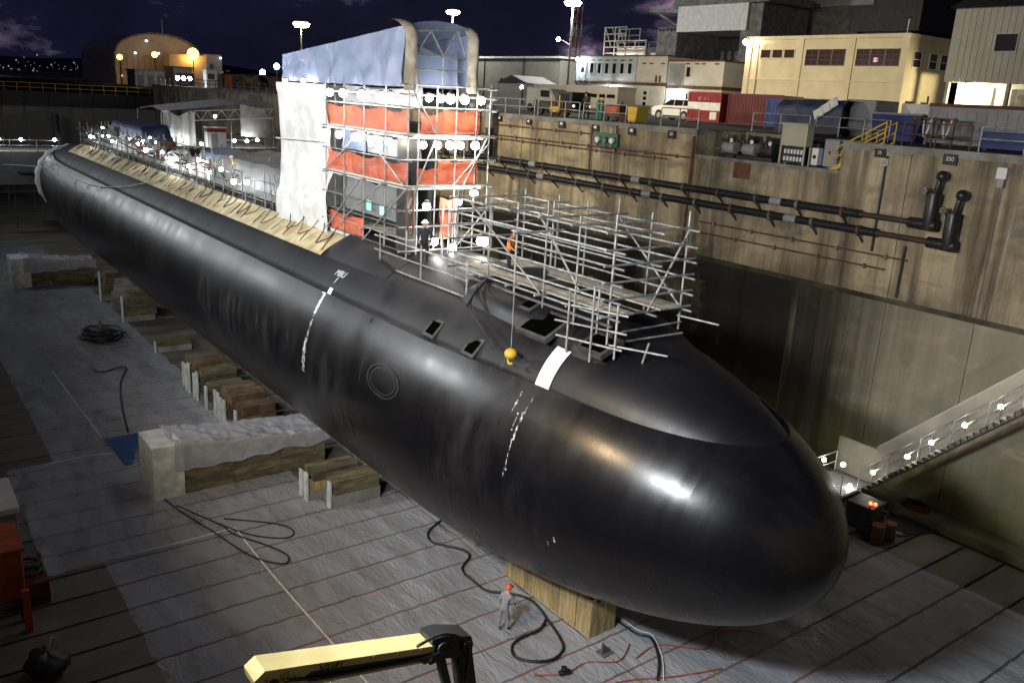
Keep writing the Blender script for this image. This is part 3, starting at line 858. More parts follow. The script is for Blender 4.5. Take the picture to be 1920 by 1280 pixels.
# blocks under the hull ------------------------------------------------
def hull_under(x, y):
    """height of the hull's underside over the floor"""
    r = hrad(y); d = abs(x - SX)
    return SZ - math.sqrt(max(0.01, r * r - d * d)) if d < r else 99
bb = thing('keel_block', 'pale pine timber keel block with serrated top under the bow', 'keel block', (18.6, 21, 0), 'keel blocks under the hull')
for side, (xa, xb) in enumerate(((18.0, 18.22), (18.95, 19.17))):
    y = 18.46
    while y < 23.3:
        w = random.uniform(0.20, 0.34)
        top = min(hull_under(xa, y) - 0.02, 1.62)
        box('timber', MT['timber'], (xa + random.uniform(-.02, .02), y, 0.02), (xb, y + w - 0.012, top - random.uniform(0.0, 0.10)), bb)
        y += w
x = 18.24
while x < 18.92:
    box('timber', MT['timber'], (x, 18.44 + random.uniform(-.02, .02), 0.02), (x + 0.22, 18.7, min(hull_under(x, 18.5), 1.4) - 0.05), bb)
    x += 0.235
for i, y in enumerate([25.6 + 2.6 * k for k in range(24)]):
    kb = thing('keel_block', 'concrete and timber keel block under the hull, number %d behind the bow' % (i + 1), 'keel block', (SX, y, 0), 'keel blocks under the hull')
    kb['label'] = '%s timber-capped concrete keel block behind the pine bow block' % ORD[i]
    box('base', MT['concrete'], (SX - 0.65, y, 0.02), (SX + 0.65, y + 1.25, 0.92), kb)
    for j in range(3):
        box('cap_timber', MT['timber'], (SX - 0.62, y + 0.03 + 0.4 * j, 0.922), (SX + 0.62, y + 0.41 + 0.4 * j, 1.36), kb)
def side_block(y, x0, x1, h, label, boards=2, mats=('dtimber',), steps=1, base='concrete'):
    t = thing('side_block', label, 'dock block', ((x0 + x1) / 2, y, 0), 'timber side blocks along the hull')
    n = max(2, int(h / 0.42))
    for j in range(n):
        z0 = 0.02 + j * h / n
        ins = 0.10 * j * steps
        mm = MT[mats[j % len(mats)]] if j or base == '' else MT[base]
        q = 1 if (j == 0 and base) else 3
        for w_ in range(q):
            box('timber_baulk', mm, (x0 + ins + random.uniform(0, .10), y + 1.05 * w_ / q + random.uniform(0, .02), z0), (x1 + random.uniform(-.12, .05), y + 1.05 * (w_ + 1) / q - .015, z0 + h / n - random.uniform(.012, .035)), t)
    for j in range(boards):
        yy = y + 0.08 + j * 0.52
        box('white_board', MT['whitewood'], (x0 - 0.09, yy, 0.02), (x0 - 0.005, yy + 0.30, h * random.uniform(0.85, 1.05)), t)
    return t
side_block(31.45, 14.65, 17.0, 1.25, 'stepped concrete dock block nearest the plastic-covered crib', 1, ('concrete', 'dtimber'))
side_block(32.62, 14.1, 16.6, 1.35, 'stepped block with peeling white end board beside the plastic-covered crib', 2, ('dtimber', 'timber'))
for i, (y, h, bds, ms, lab) in enumerate((
        (41.3, 1.5, 1, ('rtimber', 'dtimber'), 'reddish timber dock block just beyond the plastic-covered crib'),
        (42.6, 1.75, 2, ('rtimber',), 'red-brown timber block with two white boards, second beyond the crib'),
        (43.9, 1.7, 2, ('dtimber',), 'brown timber dock block with white boards, third beyond the crib'),
        (45.6, 1.35, 1, ('dtimber', 'rtimber'), 'low timber dock block in the gap between the white-boarded ones'),
        (47.3, 1.7, 2, ('dtimber',), 'greenish timber dock block with white boards halfway along the hull'),
        (48.7, 1.8, 2, ('dtimber', 'rtimber'), 'tall timber dock block with two pale boards halfway along the hull'),
        (50.2, 1.7, 1, ('rtimber', 'dtimber'), 'dark timber dock block at the far end of the middle row'))):
    side_block(y, 13.95 + random.uniform(-.1, .2), 16.1, h, lab, bds, ms)
for i, (y, h, lab) in enumerate(((57.5, 0.8, 'flattened low timber block with rubble beside it'), (66.2, 2.2, 'mossy dark timber block before the far crib'),
                                 (69.8, 2.4, 'pale stepped concrete block before the far crib'), (73.4, 2.3, 'dark timber block closest to the far crib'))):
    side_block(y, 14.3, 16.6, h, lab, 1 if i != 2 else 0, (('concrete',) if i == 2 else ('dtimber',)))
# ---------------------------------------------------------------- scaffold tower round the sail
TX0, TX1, TY0, TY1 = 16.9, 20.65, 29.5, 36.85
def top_of_hull(x, y):
    r = hrad(y); d = abs(x - SX)
    return SZ + math.sqrt(max(0.0, r * r - d * d)) if d < r else SZ

def work_lamp(p, label, group, r=0.16, m='bulb', hood=True):
    t = thing('work_lamp', label, 'lamp', p, group)
    ball('bulb', GL['bulbw' if m == 'bulb' and random.random() < .3 else m], p, r, t)
    if hood:
        put('hood', umesh('cone', MT['oldsteel']), Matrix.Translation(V(p) + V(0, 0, r * 1.25)) @ Matrix.Diagonal((r * 0.9, r * 0.9, r * 0.7, 1)), t)
    return t
tw = thing('scaffold_tower', 'tall tube scaffold tower around the sail with orange screens', 'scaffold', (18.8, 33, 11.2))
r0 = 0.032
txs = [16.9, 17.35, 18.15, 19.05, 20.0, 20.65]
tys = [29.5, 31.3, 33.15, 35.0, 36.85]
for x in (16.9, 20.65):
    for y in tys:
        rod('upright', MT['steel'], (x, y, top_of_hull(x, y)), (x, y, 17.95), r0, tw)
for x in txs[1:-1]:
    for y in (29.5, 36.85):
        rod('upright', MT['steel'], (x, y, top_of_hull(x, y)), (x, y, 17.95), r0, tw)
for z in (11.45, 12.4, 13.05, 13.98, 14.98, 15.93, 16.95, 17.4, 17.78):
    for x in (16.86, 20.69):
        rod('ledger', MT['steel' if z > 16 else 'oldsteel'], (x, 29.1, z), (x, 37.1, z), r0, tw)
    rod('ledger', MT['steel'], (16.5, 29.46, z + .05), (21.0, 29.46, z + .05), r0, tw)
for z in (11.9, 13.95, 15.9):
    for y in tys[1:]:
        rod('transom', MT['steel'], (16.7, y, z - .05), (20.85, y, z - .05), r0, tw)
    for k in range(9):
        x = 16.95 + 0.4 * k
        box('deck_board', MT['plank'], (x, 29.55, z), (x + 0.37, 36.8, z + 0.05), tw)
for (a, b) in (((16.82, 36.8, 11.3), (16.82, 33.2, 14.0)), ((16.82, 33.2, 11.3), (16.82, 29.5, 13.9)), ((16.82, 29.6, 14.0), (16.82, 33.1, 15.9)),
               ((16.82, 36.7, 14.0), (16.82, 33.2, 15.9)), ((16.9, 29.42, 13.2), (18.1, 29.42, 15.9)), ((20.6, 29.42, 15.7), (18.9, 29.42, 14.0)),
               ((20.5, 29.42, 15.9), (19.4, 29.42, 14.0)), ((20.6, 29.42, 13.0), (19.0, 29.42, 11.4)), ((17.0, 29.42, 17.7), (18.1, 29.42, 16.0)), ((16.82, 35.0, 12.0), (16.82, 31.3, 14.0))):
    rod('brace', MT['steel'], a, b, r0, tw)
# screens: sagging orange sheets between the lifts, with pale toe boards under them
def screen(name, m, a, b, z0, z1, out, parent, nu=14, nv=5):
    a, b = V(a), V(b); o = V(out)
    def f(u, v):
        p = a.lerp(b, u)
        w = 0.10 * noise.noise(V(p.x * 1.3, p.y * 1.3, v * 2 + z0)) + 0.05 * noise.noise(V(p.x * 5, p.y * 5, v * 1.5))
        sag = -0.13 * math.sin(PI * u) ** 2 + 0.06 * noise.noise(V(p.x * 2 + 7, p.y * 2, z1))
        return V(p.x, p.y, z0 + (z1 + sag - z0) * v) + o * (0.05 + w)
    return grid(name, m, f, nu, nv, parent)
for (y0, y1, z0, z1) in ((29.62, 36.8, 16.02, 16.88), (29.62, 36.8, 14.06, 14.92), (33.3, 36.6, 11.42, 12.25)):
    n = int((y1 - y0) / 1.8)
    for k in range(n):
        ya = y0 + (y1 - y0) * k / n; yb = y0 + (y1 - y0) * (k + 1) / n - 0.03
        screen('orange_screen', MT['orange'], (17.02, ya, 0), (17.02, yb, 0), z0, z1, (-1, 0, 0), tw)
    box('toe_board', MT['white'], (16.98, y0, z0 - 0.19), (17.02, y1, z0 - 0.02), tw)
for (x0, x1, z0, z1) in ((17.45, 18.5, 16.05, 16.85), (18.5, 20.25, 16.05, 16.98), (17.35, 18.3, 14.1, 14.75), (18.3, 20.2, 14.1, 15.05), (18.45, 19.3, 12.0, 13.55)):
    screen('orange_screen', MT['orange'], (x0, 29.62, 0), (x1 - 0.03, 29.62, 0), z0, z1, (0, -1, 0), tw, 8)
for z in (15.83, 13.88):
    box('toe_board', MT['white'], (17.0, 29.56, z), (20.4, 29.6, z + 0.17), tw)
for (y0, y1, z0, z1, m) in ((34.4, 36.7, 14.95, 15.8, 'btarp'), (29.8, 34.3, 14.95, 15.75, 'grey'), (30.2, 36.6, 12.3, 13.8, 'gtarp'), (29.8, 36.6, 17.0, 17.7, 'grey')):
    screen('inner_sheet', MT[m], (17.7, y0, 0), (17.7, y1, 0), z0, z1, (-1, 0, 0), tw, 10)
for (p, s) in (((17.5, 33.6, 15.2), .30), ((17.5, 32.7, 15.15), .30), ((17.4, 33.5, 12.55), .34), ((17.4, 32.3, 12.5), .34)):
    box('lit_panel', GL['greenl'], (p[0], p[1], p[2]), (p[0] + .04, p[1] + s, p[2] + s * 1.2), tw)
box('stair_shaft', MT['dark'], (17.05, 29.75, 11.2), (17.45, 30.6, 15.9), tw)
tube('hanging_hose', MT['rust'], [(16.85, 29.4, 13.9), (16.8, 29.35, 13.0), (16.85, 29.25, 12.3), (17.0, 29.2, 12.2), (17.1, 29.3, 12.6), (17.1, 29.4, 13.9)], 0.05, tw)
for i, (x, z) in enumerate(((18.0, 11.2), (18.3, 11.2), (18.6, 11.2))):
    rod('leaning_tube', MT['steel'], (x, 28.6, top_of_hull(x, 28.6)), (x + 0.5, 29.4, 13.3), 0.04, tw)
# white wrap at the far end
wrap = thing('white_wrap', 'tall white sheeting wrapped round the far end of the scaffold tower', 'sheeting', (18.8, 40, 11.2))
def wrapf(u, v):
    z = 10.9 + 6.75 * v
    per = [(16.86, 36.7), (16.86, 42.2), (20.7, 42.2), (20.7, 36.9)]
    t = u * 3; i = min(2, int(t)); q = t - i
    x = per[i][0] + (per[i + 1][0] - per[i][0]) * q; y = per[i][1] + (per[i + 1][1] - per[i][1]) * q
    if i == 0 and q < 0.2:
        y -= 0.35 * noise.noise(V(z * 0.9, 2.2, 0)) + 0.1
    b = 0.22 * fbm(x * 0.5 + y * 0.5, z * 0.35, 4.4) + 0.14 * math.sin(z * 1.1 + 1)
    n = [(-1, 0), (0, 1), (1, 0)][i]
    if i == 0 and q > 0.9: y += b
    return V(x + n[0] * b, y + n[1] * b, z)
grid('sheet', MT['wtarp'], wrapf, 60, 40, wrap)
rod('tie_rope', MT['white'], (16.7, 36.9, 15.2), (16.7, 42.2, 15.0), 0.03, wrap)
# blue tarpaulin hood on top
hood = thing('tarpaulin_hood', 'blue tarpaulin hood with grey end flaps over the scaffold tower', 'tarpaulin', (18.8, 35, 17.8))
def htop(y): return 19.9 - 0.085 * (y - 29.7)
def side_sheet(x, sgn, y0, y1):
    def f(u, v):
        y = y0 + (y1 - y0) * u
        z = 17.72 + (htop(y) - 17.72) * v
        w = 0.12 * fbm(y * 0.6, v * 1.5, x, 3) + 0.10 * (1 - 2 * abs(noise.noise(V(y * 0.8 + v * .9, v * .5, x)))) + .05 * (1 - 2 * abs(noise.noise(V(y * 2.2 - v * 1.6, v * .7, x + 3))))
        return V(x + sgn * w * (1 - 0.6 * v), y, z - 0.05 * noise.noise(V(y * 1.5, 0, 1)) * (v < .05))
    return f
grid('side_sheet', MT['btarp'], side_sheet(16.8, -1, 29.75, 36.9), 50, 14, hood)
grid('side_sheet', MT['btarp'], side_sheet(16.84, -1, 36.95, 41.4), 30, 14, hood)
grid('side_sheet', MT['btarp'], side_sheet(20.05, 1, 29.75, 41.4), 60, 14, hood)
def roof_sheet(u, v):
    y = 29.75 + 11.65 * u; x = 16.8 + 3.25 * v
    return V(x, y, htop(y) + 0.28 * math.sin(PI * v) + 0.04 * fbm(x, y, 2))
grid('roof_sheet', MT['btarp'], roof_sheet, 50, 16, hood)
def back_sheet(u, v):
    x = 16.8 + 3.25 * u
    return V(x, 41.4 + 0.08 * fbm(x, v * 2, 9), 17.72 + (htop(41.4) + 0.25 * math.sin(PI * u) - 17.72) * v)
grid('back_sheet', MT['btarp'], back_sheet, 16, 10, hood)
def front_sheet(u, v):
    x = 17.25 + 2.3 * u
    return V(x, 30.3 + .1 * fbm(x * 1.5, v, 6), 17.74 + (1.35 + .12 * math.sin(u * 7)) * v)
grid('front_sheet', MT['btarp'], front_sheet, 16, 8, hood)
def flap(xc, w):
    def f(u, v):
        x = xc + w * (u - 0.5) * (1.0 - 0.15 * math.sin(PI * v))
        z = 17.6 + 1.95 * min(v, 0.72) / 0.72
        y = 29.6 - 0.30 * math.sin(PI * u) - 0.08 * noise.noise(V(x * 3, z * 1.2, 1))
        if v > 0.72:
            q = (v - .72) / .28
            y += 1.3 * (1 - math.cos(q * PI / 2)) + .1 * q; z = 19.55 + .62 * math.sin(q * PI / 2)
        return V(x, y, z)
    return f
grid('end_flap', MT['flap'], flap(17.0, 0.58), 10, 26, hood)
grid('end_flap', MT['flap'], flap(19.78, 0.58), 10, 26, hood)
for (a, b) in (((17.3, 29.7, 18.9), (19.5, 29.7, 18.9)), ((17.3, 29.7, 19.75), (19.5, 29.7, 19.95)), ((17.3, 29.7, 18.9), (17.9, 29.7, 19.8)), ((17.9, 29.7, 19.8), (18.5, 29.7, 18.9)),
               ((18.5, 29.7, 18.9), (19.1, 29.7, 19.9)), ((19.1, 29.7, 19.9), (19.5, 29.7, 19.0)), ((17.3, 29.72, 18.4), (19.5, 29.72, 18.4)), ((18.5, 29.72, 17.8), (18.5, 29.72, 18.9))):
    rod('truss_tube', MT['steel'], a, b, 0.035, hood)
# lamps of the tower
for y in (30.4, 31.15, 32.8, 34.5, 35.8):
    work_lamp((16.6, y, 17.33), '%s bulb from the near corner in the left row under the blue hood' % ORD[[30.4, 31.15, 32.8, 34.5, 35.8].index(y)], 'bulbs under the tarpaulin hood', random.uniform(.13, .18))
for x in (17.6, 18.1, 18.55, 19.2, 19.98):
    work_lamp((x, 29.2, 17.36), '%s bulb from the near corner in the right row under the blue hood' % ORD[[17.6, 18.1, 18.55, 19.2, 19.98].index(x)], 'bulbs under the tarpaulin hood', random.uniform(.13, .18))
for y in (30.55, 32.05, 33.45, 35.0, 36.5):
    work_lamp((16.66, y, 15.62), '%s bulb from the near corner between the orange screens, left face' % ORD[[30.55, 32.05, 33.45, 35.0, 36.5].index(y)], 'bulbs between the orange screens', random.uniform(.13, .18))
for x in (17.4, 18.05, 18.6, 19.1, 19.8):
    work_lamp((x, 29.22, 15.62), '%s bulb from the near corner between the orange screens, bow face' % ORD[[17.4, 18.05, 18.6, 19.1, 19.8].index(x)], 'bulbs between the orange screens', random.uniform(.13, .18))
for (x, z) in ((17.55, 13.3), (19.0, 13.45), (19.75, 13.75), (17.95, 11.9), (18.85, 11.6)):
    work_lamp((x, 29.1, z), 'bright bulb low on the bow face of the tower, ' + {17.55: 'beside the dark stair shaft', 19.0: 'left of the highest one', 19.75: 'highest of the low ones', 17.95: 'lowest on the left', 18.85: 'lowest in the middle'}[x], 'bulbs low on the tower')
work_lamp((19.5, 28.0, 12.0), 'large glaring work lamp at the foot of the scaffold tower', None, 0.24)
# inner lamps that light the far white wrap
for (y, z) in ((38.2, 17.75), (40.3, 17.7)):
    work_lamp((16.45, y, z), 'bright bulb over the white wrap, ' + ('nearer the tower' if y < 39 else 'at its far end'), 'bulbs over the white wrap', 0.11)

# ---------------------------------------------------------------- open scaffold over the bow deck
r0 = 0.034
os_ = thing('open_scaffold', 'open galvanised tube scaffold standing on the bow deck', 'scaffold', (18.5, 22, 10.9))
XS = [17.0, 18.5, 20.0]
YS = [17.8, 19.35, 20.9, 22.45, 24.0, 26.0]
def gz(x, y): return top_of_hull(x, y) + (0.33 if 17 < y < 25 else 0.05)
for x in XS:
    for y in YS:
        if x == 18.5 and y in (17.8, 20.9, 24.0): continue
        rod('upright', MT['steel'], (x, y, gz(x, y) + (.5 if x == 18.5 else 0)), (x, y, 14.3 + (.25 if y in (17.8, 20.9) else 0)), r0, os_)
for z in (11.55, 12.05, 12.55, 13.05, 13.5, 14.0):
    for x in XS:
        if x == 18.5 and z not in (11.55, 13.05, 14.0): continue
        rod('ledger', MT['steel'], (x - .045, 17.3, z), (x - .045, 26.5, z), 0.036, os_)
    for y in YS:
        if y not in (17.8, 26.0) and z not in (11.55, 14.0): continue
        rod('transom', MT['steel'], (16.6, y - .045, z + .05), (20.4, y - .045, z + .05), 0.036, os_)
for (a, b) in (((16.95, 25.2, 14.0), (16.95, 21.0, 11.6)), ((20.05, 21.0, 14.0), (20.05, 17.9, 11.6)), ((20.05, 25.8, 14.0), (20.05, 23.2, 11.6)), ((18.5, 17.75, 11.6), (20.0, 17.75, 14.0)), ((18.5, 23.2, 13.8), (18.5, 20.9, 11.6))):
    rod('brace', MT['steel'], a, b, r0, os_)
for x in (17.15, 17.5, 18.9, 19.25, 19.6):
    for (ya, yb) in ((17.6, 21.0), (21.05, 25.9)):
        box('deck_board', MT['plank'], (x, ya, 11.62), (x + 0.32, yb, 11.67), os_)
box('lattice_beam', MT['oldsteel'], (16.9, 17.6, 11.3), (16.98, 26, 11.36), os_)
# small outrigger bay with its feet on the bow
for (x, y, h) in ((16.4, 18.9, 12.2), (16.55, 18.0, 12.5), (17.05, 17.5, 12.0), (17.3, 18.6, 12.2)):
    rod('upright', MT['steel'], (x, y, gz(x, y) - 0.25), (x, y, h), 0.036, os_)
for (a, b) in (((16.3, 19.4, 11.2), (17.1, 17.1, 11.2)), ((16.3, 19.3, 10.75), (17.05, 17.2, 10.7)), ((16.35, 19.2, 11.75), (17.2, 17.2, 11.7)), ((17.0, 17.7, 10.75), (17.9, 16.2, 10.7)), ((17.6, 16.9, 10.25), (17.62, 16.7, 11.0)),
               ((20.0, 17.9, 11.3), (20.6, 16.7, 11.2)), ((17.0, 17.8, 11.05), (20.1, 17.8, 11.1)), ((17.0, 17.8, 10.75), (20.0, 17.6, 10.8))):
    rod('outrigger_tube', MT['steel'], a, b, 0.034, os_)
# side rail between the tower and the open scaffold
sr = thing('side_rail', 'low tube guard rail on the hull between tower and open scaffold', 'railing', (16.4, 27, 10.8))
for y in (24.3, 27.4, 30.6):
    rod('post', MT['steel'], (16.35, y, top_of_hull(16.35, y)), (16.35, y, 12.1), 0.036, sr)
for z in (10.82, 11.4, 11.95):
    rod('rail', MT['steel'], (16.32, 24.2, z), (16.32, 31, z), 0.034, sr)
# hook ball of the hoist
hk = thing('hoist_hook', 'orange hoist ball hanging on a thin rope over the bow', 'hoist hook', (15.3, 20.2, 9.9))
rod('rope', MT['steel'], (15.35, 20.25, 10.15), (15.35, 20.25, 13.7), 0.013, hk)
ball('hook_ball', MT['yellow'], (15.35, 20.25, 10.02), 0.21, hk, (1, 1, 0.85))
tube('hook', MT['yellow'], [(15.35, 20.25, 9.9), (15.35, 20.38, 9.8), (15.35, 20.3, 9.68), (15.35, 20.15, 9.74)], 0.035, hk)
rod('jib_tube', MT['steel'], (15.2, 20.25, 13.72), (17.1, 20.25, 13.75), 0.036, hk)
tube('tag_line', MT['black'], [(15.35, 20.3, 9.95), (15.25, 21.0, 10.1), (15.45, 21.9, 10.35), (15.8, 23.2, 10.75), (16.6, 24.0, 11.3)], 0.025, hk)
bc = tube('black_cable', MT['black'], [hpt(23.3, R(125), .38), hpt(23.6, R(118), .42), hpt(23.9, R(110), .42), hpt(24.6, R(104), .3), hpt(26, R(98), .1)], 0.045); setp(bc, 'black cable lying across the raised deck plating', 'cable')

# ---------------------------------------------------------------- staging, lamps and clutter along the top of the hull
for si, (ya, yb) in enumerate(((37.5, 48), (48.4, 60), (60.4, 74), (74.4, 92))):
    t = thing('hull_staging', ['tube staging along the hull top next to the white wrap', 'tube staging along the hull top below the grey tarpaulin', 'tube staging along the hull top halfway to the stern', 'tube staging along the hull top nearest the stern'][si], 'scaffold', (17.2, ya, 11), 'staging along the hull top')
    n = int((yb - ya) / 1.5)
    for k in range(n + 1):
        y = ya + (yb - ya) * k / n
        for x in (17.15, 18.7, 20.5):
            z0 = top_of_hull(x, y)
            rod('upright', MT['oldsteel' if random.random() < .6 else 'steel'], (x, y, z0), (x + random.uniform(-.05, .05), y, z0 + random.uniform(1.2, 2.1)), 0.036, t)
    for x in (17.1, 20.55):
        for z in (11.5, 12.0, 12.5):
            rod('ledger', MT['oldsteel'], (x, ya, z), (x, yb, z + random.uniform(-.1, .1)), 0.033, t)
    for k in range(6):
        y = random.uniform(ya, yb - 2)
        rod('brace', MT['oldsteel'], (17.05, y, 11.2), (17.05, y + random.uniform(-1.8, 1.8), 13.0), 0.03, t)
    for x in (17.4, 17.8, 19.4, 19.8):
        box('deck_board', MT['plank'], (x, ya, 11.5), (x + 0.36, yb, 11.55), t)
random.seed(21)
for i in range(26):
    y = 38.6 + i * 2.05
    work_lamp((random.choice((16.8, 17.4, 18.7)), y, random.uniform(12.0, 12.9)), '%s lamp from the white wrap in the string along the hull top' % ORD[i], 'string of lamps along the hull top', random.uniform(.09, .17), 'bulbs')
# hoses draped over the matting
for i in range(26):
    y = 35.4 + i * 2.1 + random.uniform(-.7, .7)
    s = random.uniform(0.5, 1.1)
    a0 = random.uniform(119, 123.5)
    o = tube('air_hose', MT[random.choice(('black', 'dark', 'rust', 'black'))], [hpt(y - s * .2, R(111), .5), hpt(y, R(116), .2), hpt(y + s * .3, R(a0 - 3), .14), hpt(y + s * .7, R(a0), .12), hpt(y + s * 1.0, R(a0 - 4), .14), hpt(y + s * 1.2, R(114), .25), hpt(y + s * 1.6, R(110), .6)], random.uniform(0.018, 0.03), None, 4, 5)
    setp(o, '%s thin hose from the tower looped over the tan matting' % ORD[i], 'hose', 'hoses looped over the matting')
for i in range(27):
    y = 35.2 + i * 2.02 + random.uniform(-.5, .5)
    L_ = random.uniform(.25, .8)
    o = rod('tie_line', MT[random.choice(('dark', 'black', 'rust'))], hpt(y, R(124.5), .115), hpt(y + L_, R(random.uniform(112, 116)), .135), random.uniform(.014, .024))
    setp(o, '%s short dark tie line from the tower across the tan matting' % ORD[i], 'tie line', 'tie lines across the matting')
# tangled hoses heaped on the staging
HC = {'black_rubber': 'black', 'dark_machine': 'dark grey', 'rust_steel': 'rust-brown', 'dull_steel': 'grey', 'green_paint': 'green', 'white_paint': 'white'}
for i in range(46):
    y = 44 + i * 1.02
    x = random.uniform(16.8, 19.5); z = 11.9
    pts = [V(x, y, z)]
    for k in range(6):
        pts.append(V(x + random.gauss(0, .55), y + random.gauss(0, .8), z + abs(random.gauss(0, .45))))
    o = tube('hose_tangle', MT[random.choice(('black', 'dark', 'rust', 'rust', 'oldsteel', 'green', 'white'))], pts, random.uniform(0.03, 0.06), None, 5, 5)
    setp(o, HC[o.data.materials[0].name] + ' service hose tangled on the hull staging ' + ('beside the white wrap' if y < 48 else 'by the grey tarpaulin' if y < 55.5 else 'by the blue tarpaulin' if y < 62 else 'halfway to the stern' if y < 76 else 'near the stern'), 'hose', 'hoses heaped on the staging')
# crates and covered gear standing on the staging
random.seed(5)
gear = [('white_sheet', 47.0, 18.6, 1.5, 3.0, 1.0, 'wtarp', 'white plastic sheet bundled on the staging beside the grey tarpaulin'),
        ('white_sheet', 57.5, 18.3, 1.6, 4.2, 1.2, 'wtarp', 'white plastic sheet heaped under the blue tarpaulin'),
        ('white_sheet', 63.5, 18.4, 1.5, 5.0, 1.3, 'wtarp', 'large heap of white sheeting halfway to the stern'),
        ('white_sheet', 79.0, 18.2, 1.3, 4.0, 1.0, 'wtarp', 'white sheeting heaped on the staging nearest the stern')]
for (nm, y, x, w, l, h, m, lab) in gear:
    def f(u, v, y=y, x=x, w=w, l=l, h=h):
        px = (u - .5) * 2; py = (v - .5) * 2
        e = max(0, 1 - max(abs(px), abs(py)) ** 3)
        return V(x + px * w / 2 * 1.1, y + py * l / 2, 11.56 + h * e ** .5 * (0.75 + .35 * fbm(px * 2 + y, py * 3, 1)))
    o = grid(nm, MT[m], f, 14, 22); setp(o, lab, 'sheeting')
boxes = [(52.0, 19.2, .9, 1.2, .8, 'dark', 'dark equipment crate beside the blue tarpaulin on the hull'), (54.0, 17.6, .5, .6, .7, 'green', 'small green crate on the staging'),
         (67.5, 18.6, 1.0, 1.2, 1.0, 'dark', 'dark generator on the staging halfway to the stern'), (71.0, 19.2, 1.2, 1.6, 1.2, 'rust', 'rusty equipment box on the staging near the stern'),
         (85.0, 19.0, 1.2, 2.2, 1.5, 'dark', 'dark machine housing close to the stern'), (44.8, 19.0, .7, .9, .9, 'grey', 'grey locker by the white wrap')]
for (y, x, w, l, h, m, lab) in boxes:
    t = thing('equipment_crate', lab, 'crate', (x, y, 11.56))
    box('body', MT[m], (x - w / 2, y - l / 2, 11.56), (x + w / 2, y + l / 2, 11.56 + h), t, 0, 'bbox')
    box('lid', MT['oldsteel'], (x - w / 2 - .03, y - l / 2 - .03, 11.56 + h), (x + w / 2 + .03, y + l / 2 + .03, 11.62 + h), t)
    rod('handle', MT['steel'], (x - w / 2 - .05, y - l * .2, 11.56 + h * .6), (x - w / 2 - .05, y + l * .2, 11.56 + h * .6), .02, t)
# grey and blue tarpaulin covers
def cover(name, m, lab, x0, x1, y0, y1, z0, z1, slope=0.0):
    def f(u, v):
        x = x0 + (x1 - x0) * u; y = y0 + (y1 - y0) * v
        e = min(1.0, min(u, 1 - u) * 8, min(v, 1 - v) * 12)
        return V(x, y, z0 + (z1 + slope * (u - .5) - z0) * e ** .6 + .07 * fbm(x * .7, y * .7, z0))
    o = grid(name, m, f, 24, 30); setp(o, lab, 'tarpaulin'); return o
cover('grey_tarpaulin', MT['gtarp'], 'smooth grey tarpaulin stretched over gear beside the white wrap', 17.3, 21.3, 43.0, 55.0, 11.6, 13.35, .4)
cover('blue_tarpaulin', MT['btarp'], 'small bright blue tarpaulin beyond the grey one on the hull', 18.6, 21.0, 56.6, 61.8, 11.6, 13.0, .3)
cover('dark_blue_tarpaulin', MT['dbtarp'], 'dark blue tarpaulin over machinery near the stern', 18.6, 21.4, 76, 88, 11.6, 13.6, .3)
# guy rope sagging along the hull side near the stern
gr = thing('guy_rope', 'thin rope with hanging clips slung along the hull near the stern', 'rope', (14.6, 80, 9.2))
tube('rope', MT['steel'], [(11.5, 101, 8.3), hpt(92, R(152), .15), hpt(80, R(150), .12), hpt(72, R(146), .12), hpt(66, R(136), .12), hpt(63, R(127), .15)], 0.03, gr)
for y, a in ((80, 150), (75.5, 148), (72, 146)):
    rod('clip', MT['steel'], hpt(y, R(a), .12), hpt(y, R(a + 5), .1), 0.05, gr)
# white tent beside the hull
tent = thing('white_tent', 'white sheeted tent with lattice truss between hull and far wall', 'tent', (28, 85, 0))
def tent_roof(u, v):
    x = 22.3 + 10.6 * u; y = 83 + 9 * v
    return V(x, y, 14.6 + 0.9 * min(1, u * 1.6) - 0.15 * v + 0.35 * math.sin(PI * v) + 0.05 * fbm(x, y, 0))
grid('roof_sheet', MT['wtarp'], tent_roof, 24, 14, tent)
def tent_curtain(u, v):
    x = 22.1 + 3.0 * u
    return V(x, 82.8 + .15 * math.sin(u * 22) + .1 * fbm(x, v, 3), 11.6 + (2.9 + .25 * math.sin(u * 9)) * v)
grid('curtain', MT['wtarp'], tent_curtain, 40, 8, tent)
def tent_end(u, v):
    x = 29.3 + 3.7 * u
    return V(x + .35 * math.sin(PI * v) * u, 82.7 + 2.4 * u * u + .08 * fbm(x, v * 2, 7), 12.3 + .3 * (1 - u) + (2.9 - .3 * u) * v)
grid('end_sheet', MT['wtarp'], tent_end, 16, 10, tent)
for z in (13.9, 14.75):
    rod('truss_chord', MT['white'], (25.0, 82.6, z), (32.5, 82.6, z + .45), .05, tent)
for k in range(12):
    x = 25 + k * .62
    rod('truss_web', MT['white'], (x, 82.6, 13.9 + .06 * (x - 25) + (.0 if k % 2 else .85)), (x + .62, 82.6, 13.95 + .06 * (x - 25) + (.85 if k % 2 else 0)), .03, tent)
for x in (22.3, 25.0, 28.5, 32.6):
    for y in (83, 91.5):
        rod('leg', MT['oldsteel'], (x, y, 0.02), (x, y, 14.5), .06, tent)
for z in (3.8, 7.6, 11.4, 12.2):
    for y in (83, 91.5):
        rod('ledger', MT['oldsteel'], (22, y, z), (33, y, z), .05, tent)
for k in range(14):
    box('deck_board', MT['plank'], (22.1 + k * .78, 82.8, 11.45), (22.1 + k * .78 + .74, 91.6, 11.5), tent)
cb = thing('site_cabin', 'small white cabin with a red band standing in the tent', 'cabin', (26.5, 82.5, 11.5))
box('wall', MT['white'], (25.9, 81.9, 11.52), (27.6, 82.75, 13.0), cb)
box('band', MT['red'], (25.88, 81.87, 12.95), (27.62, 82.5, 13.3), cb)
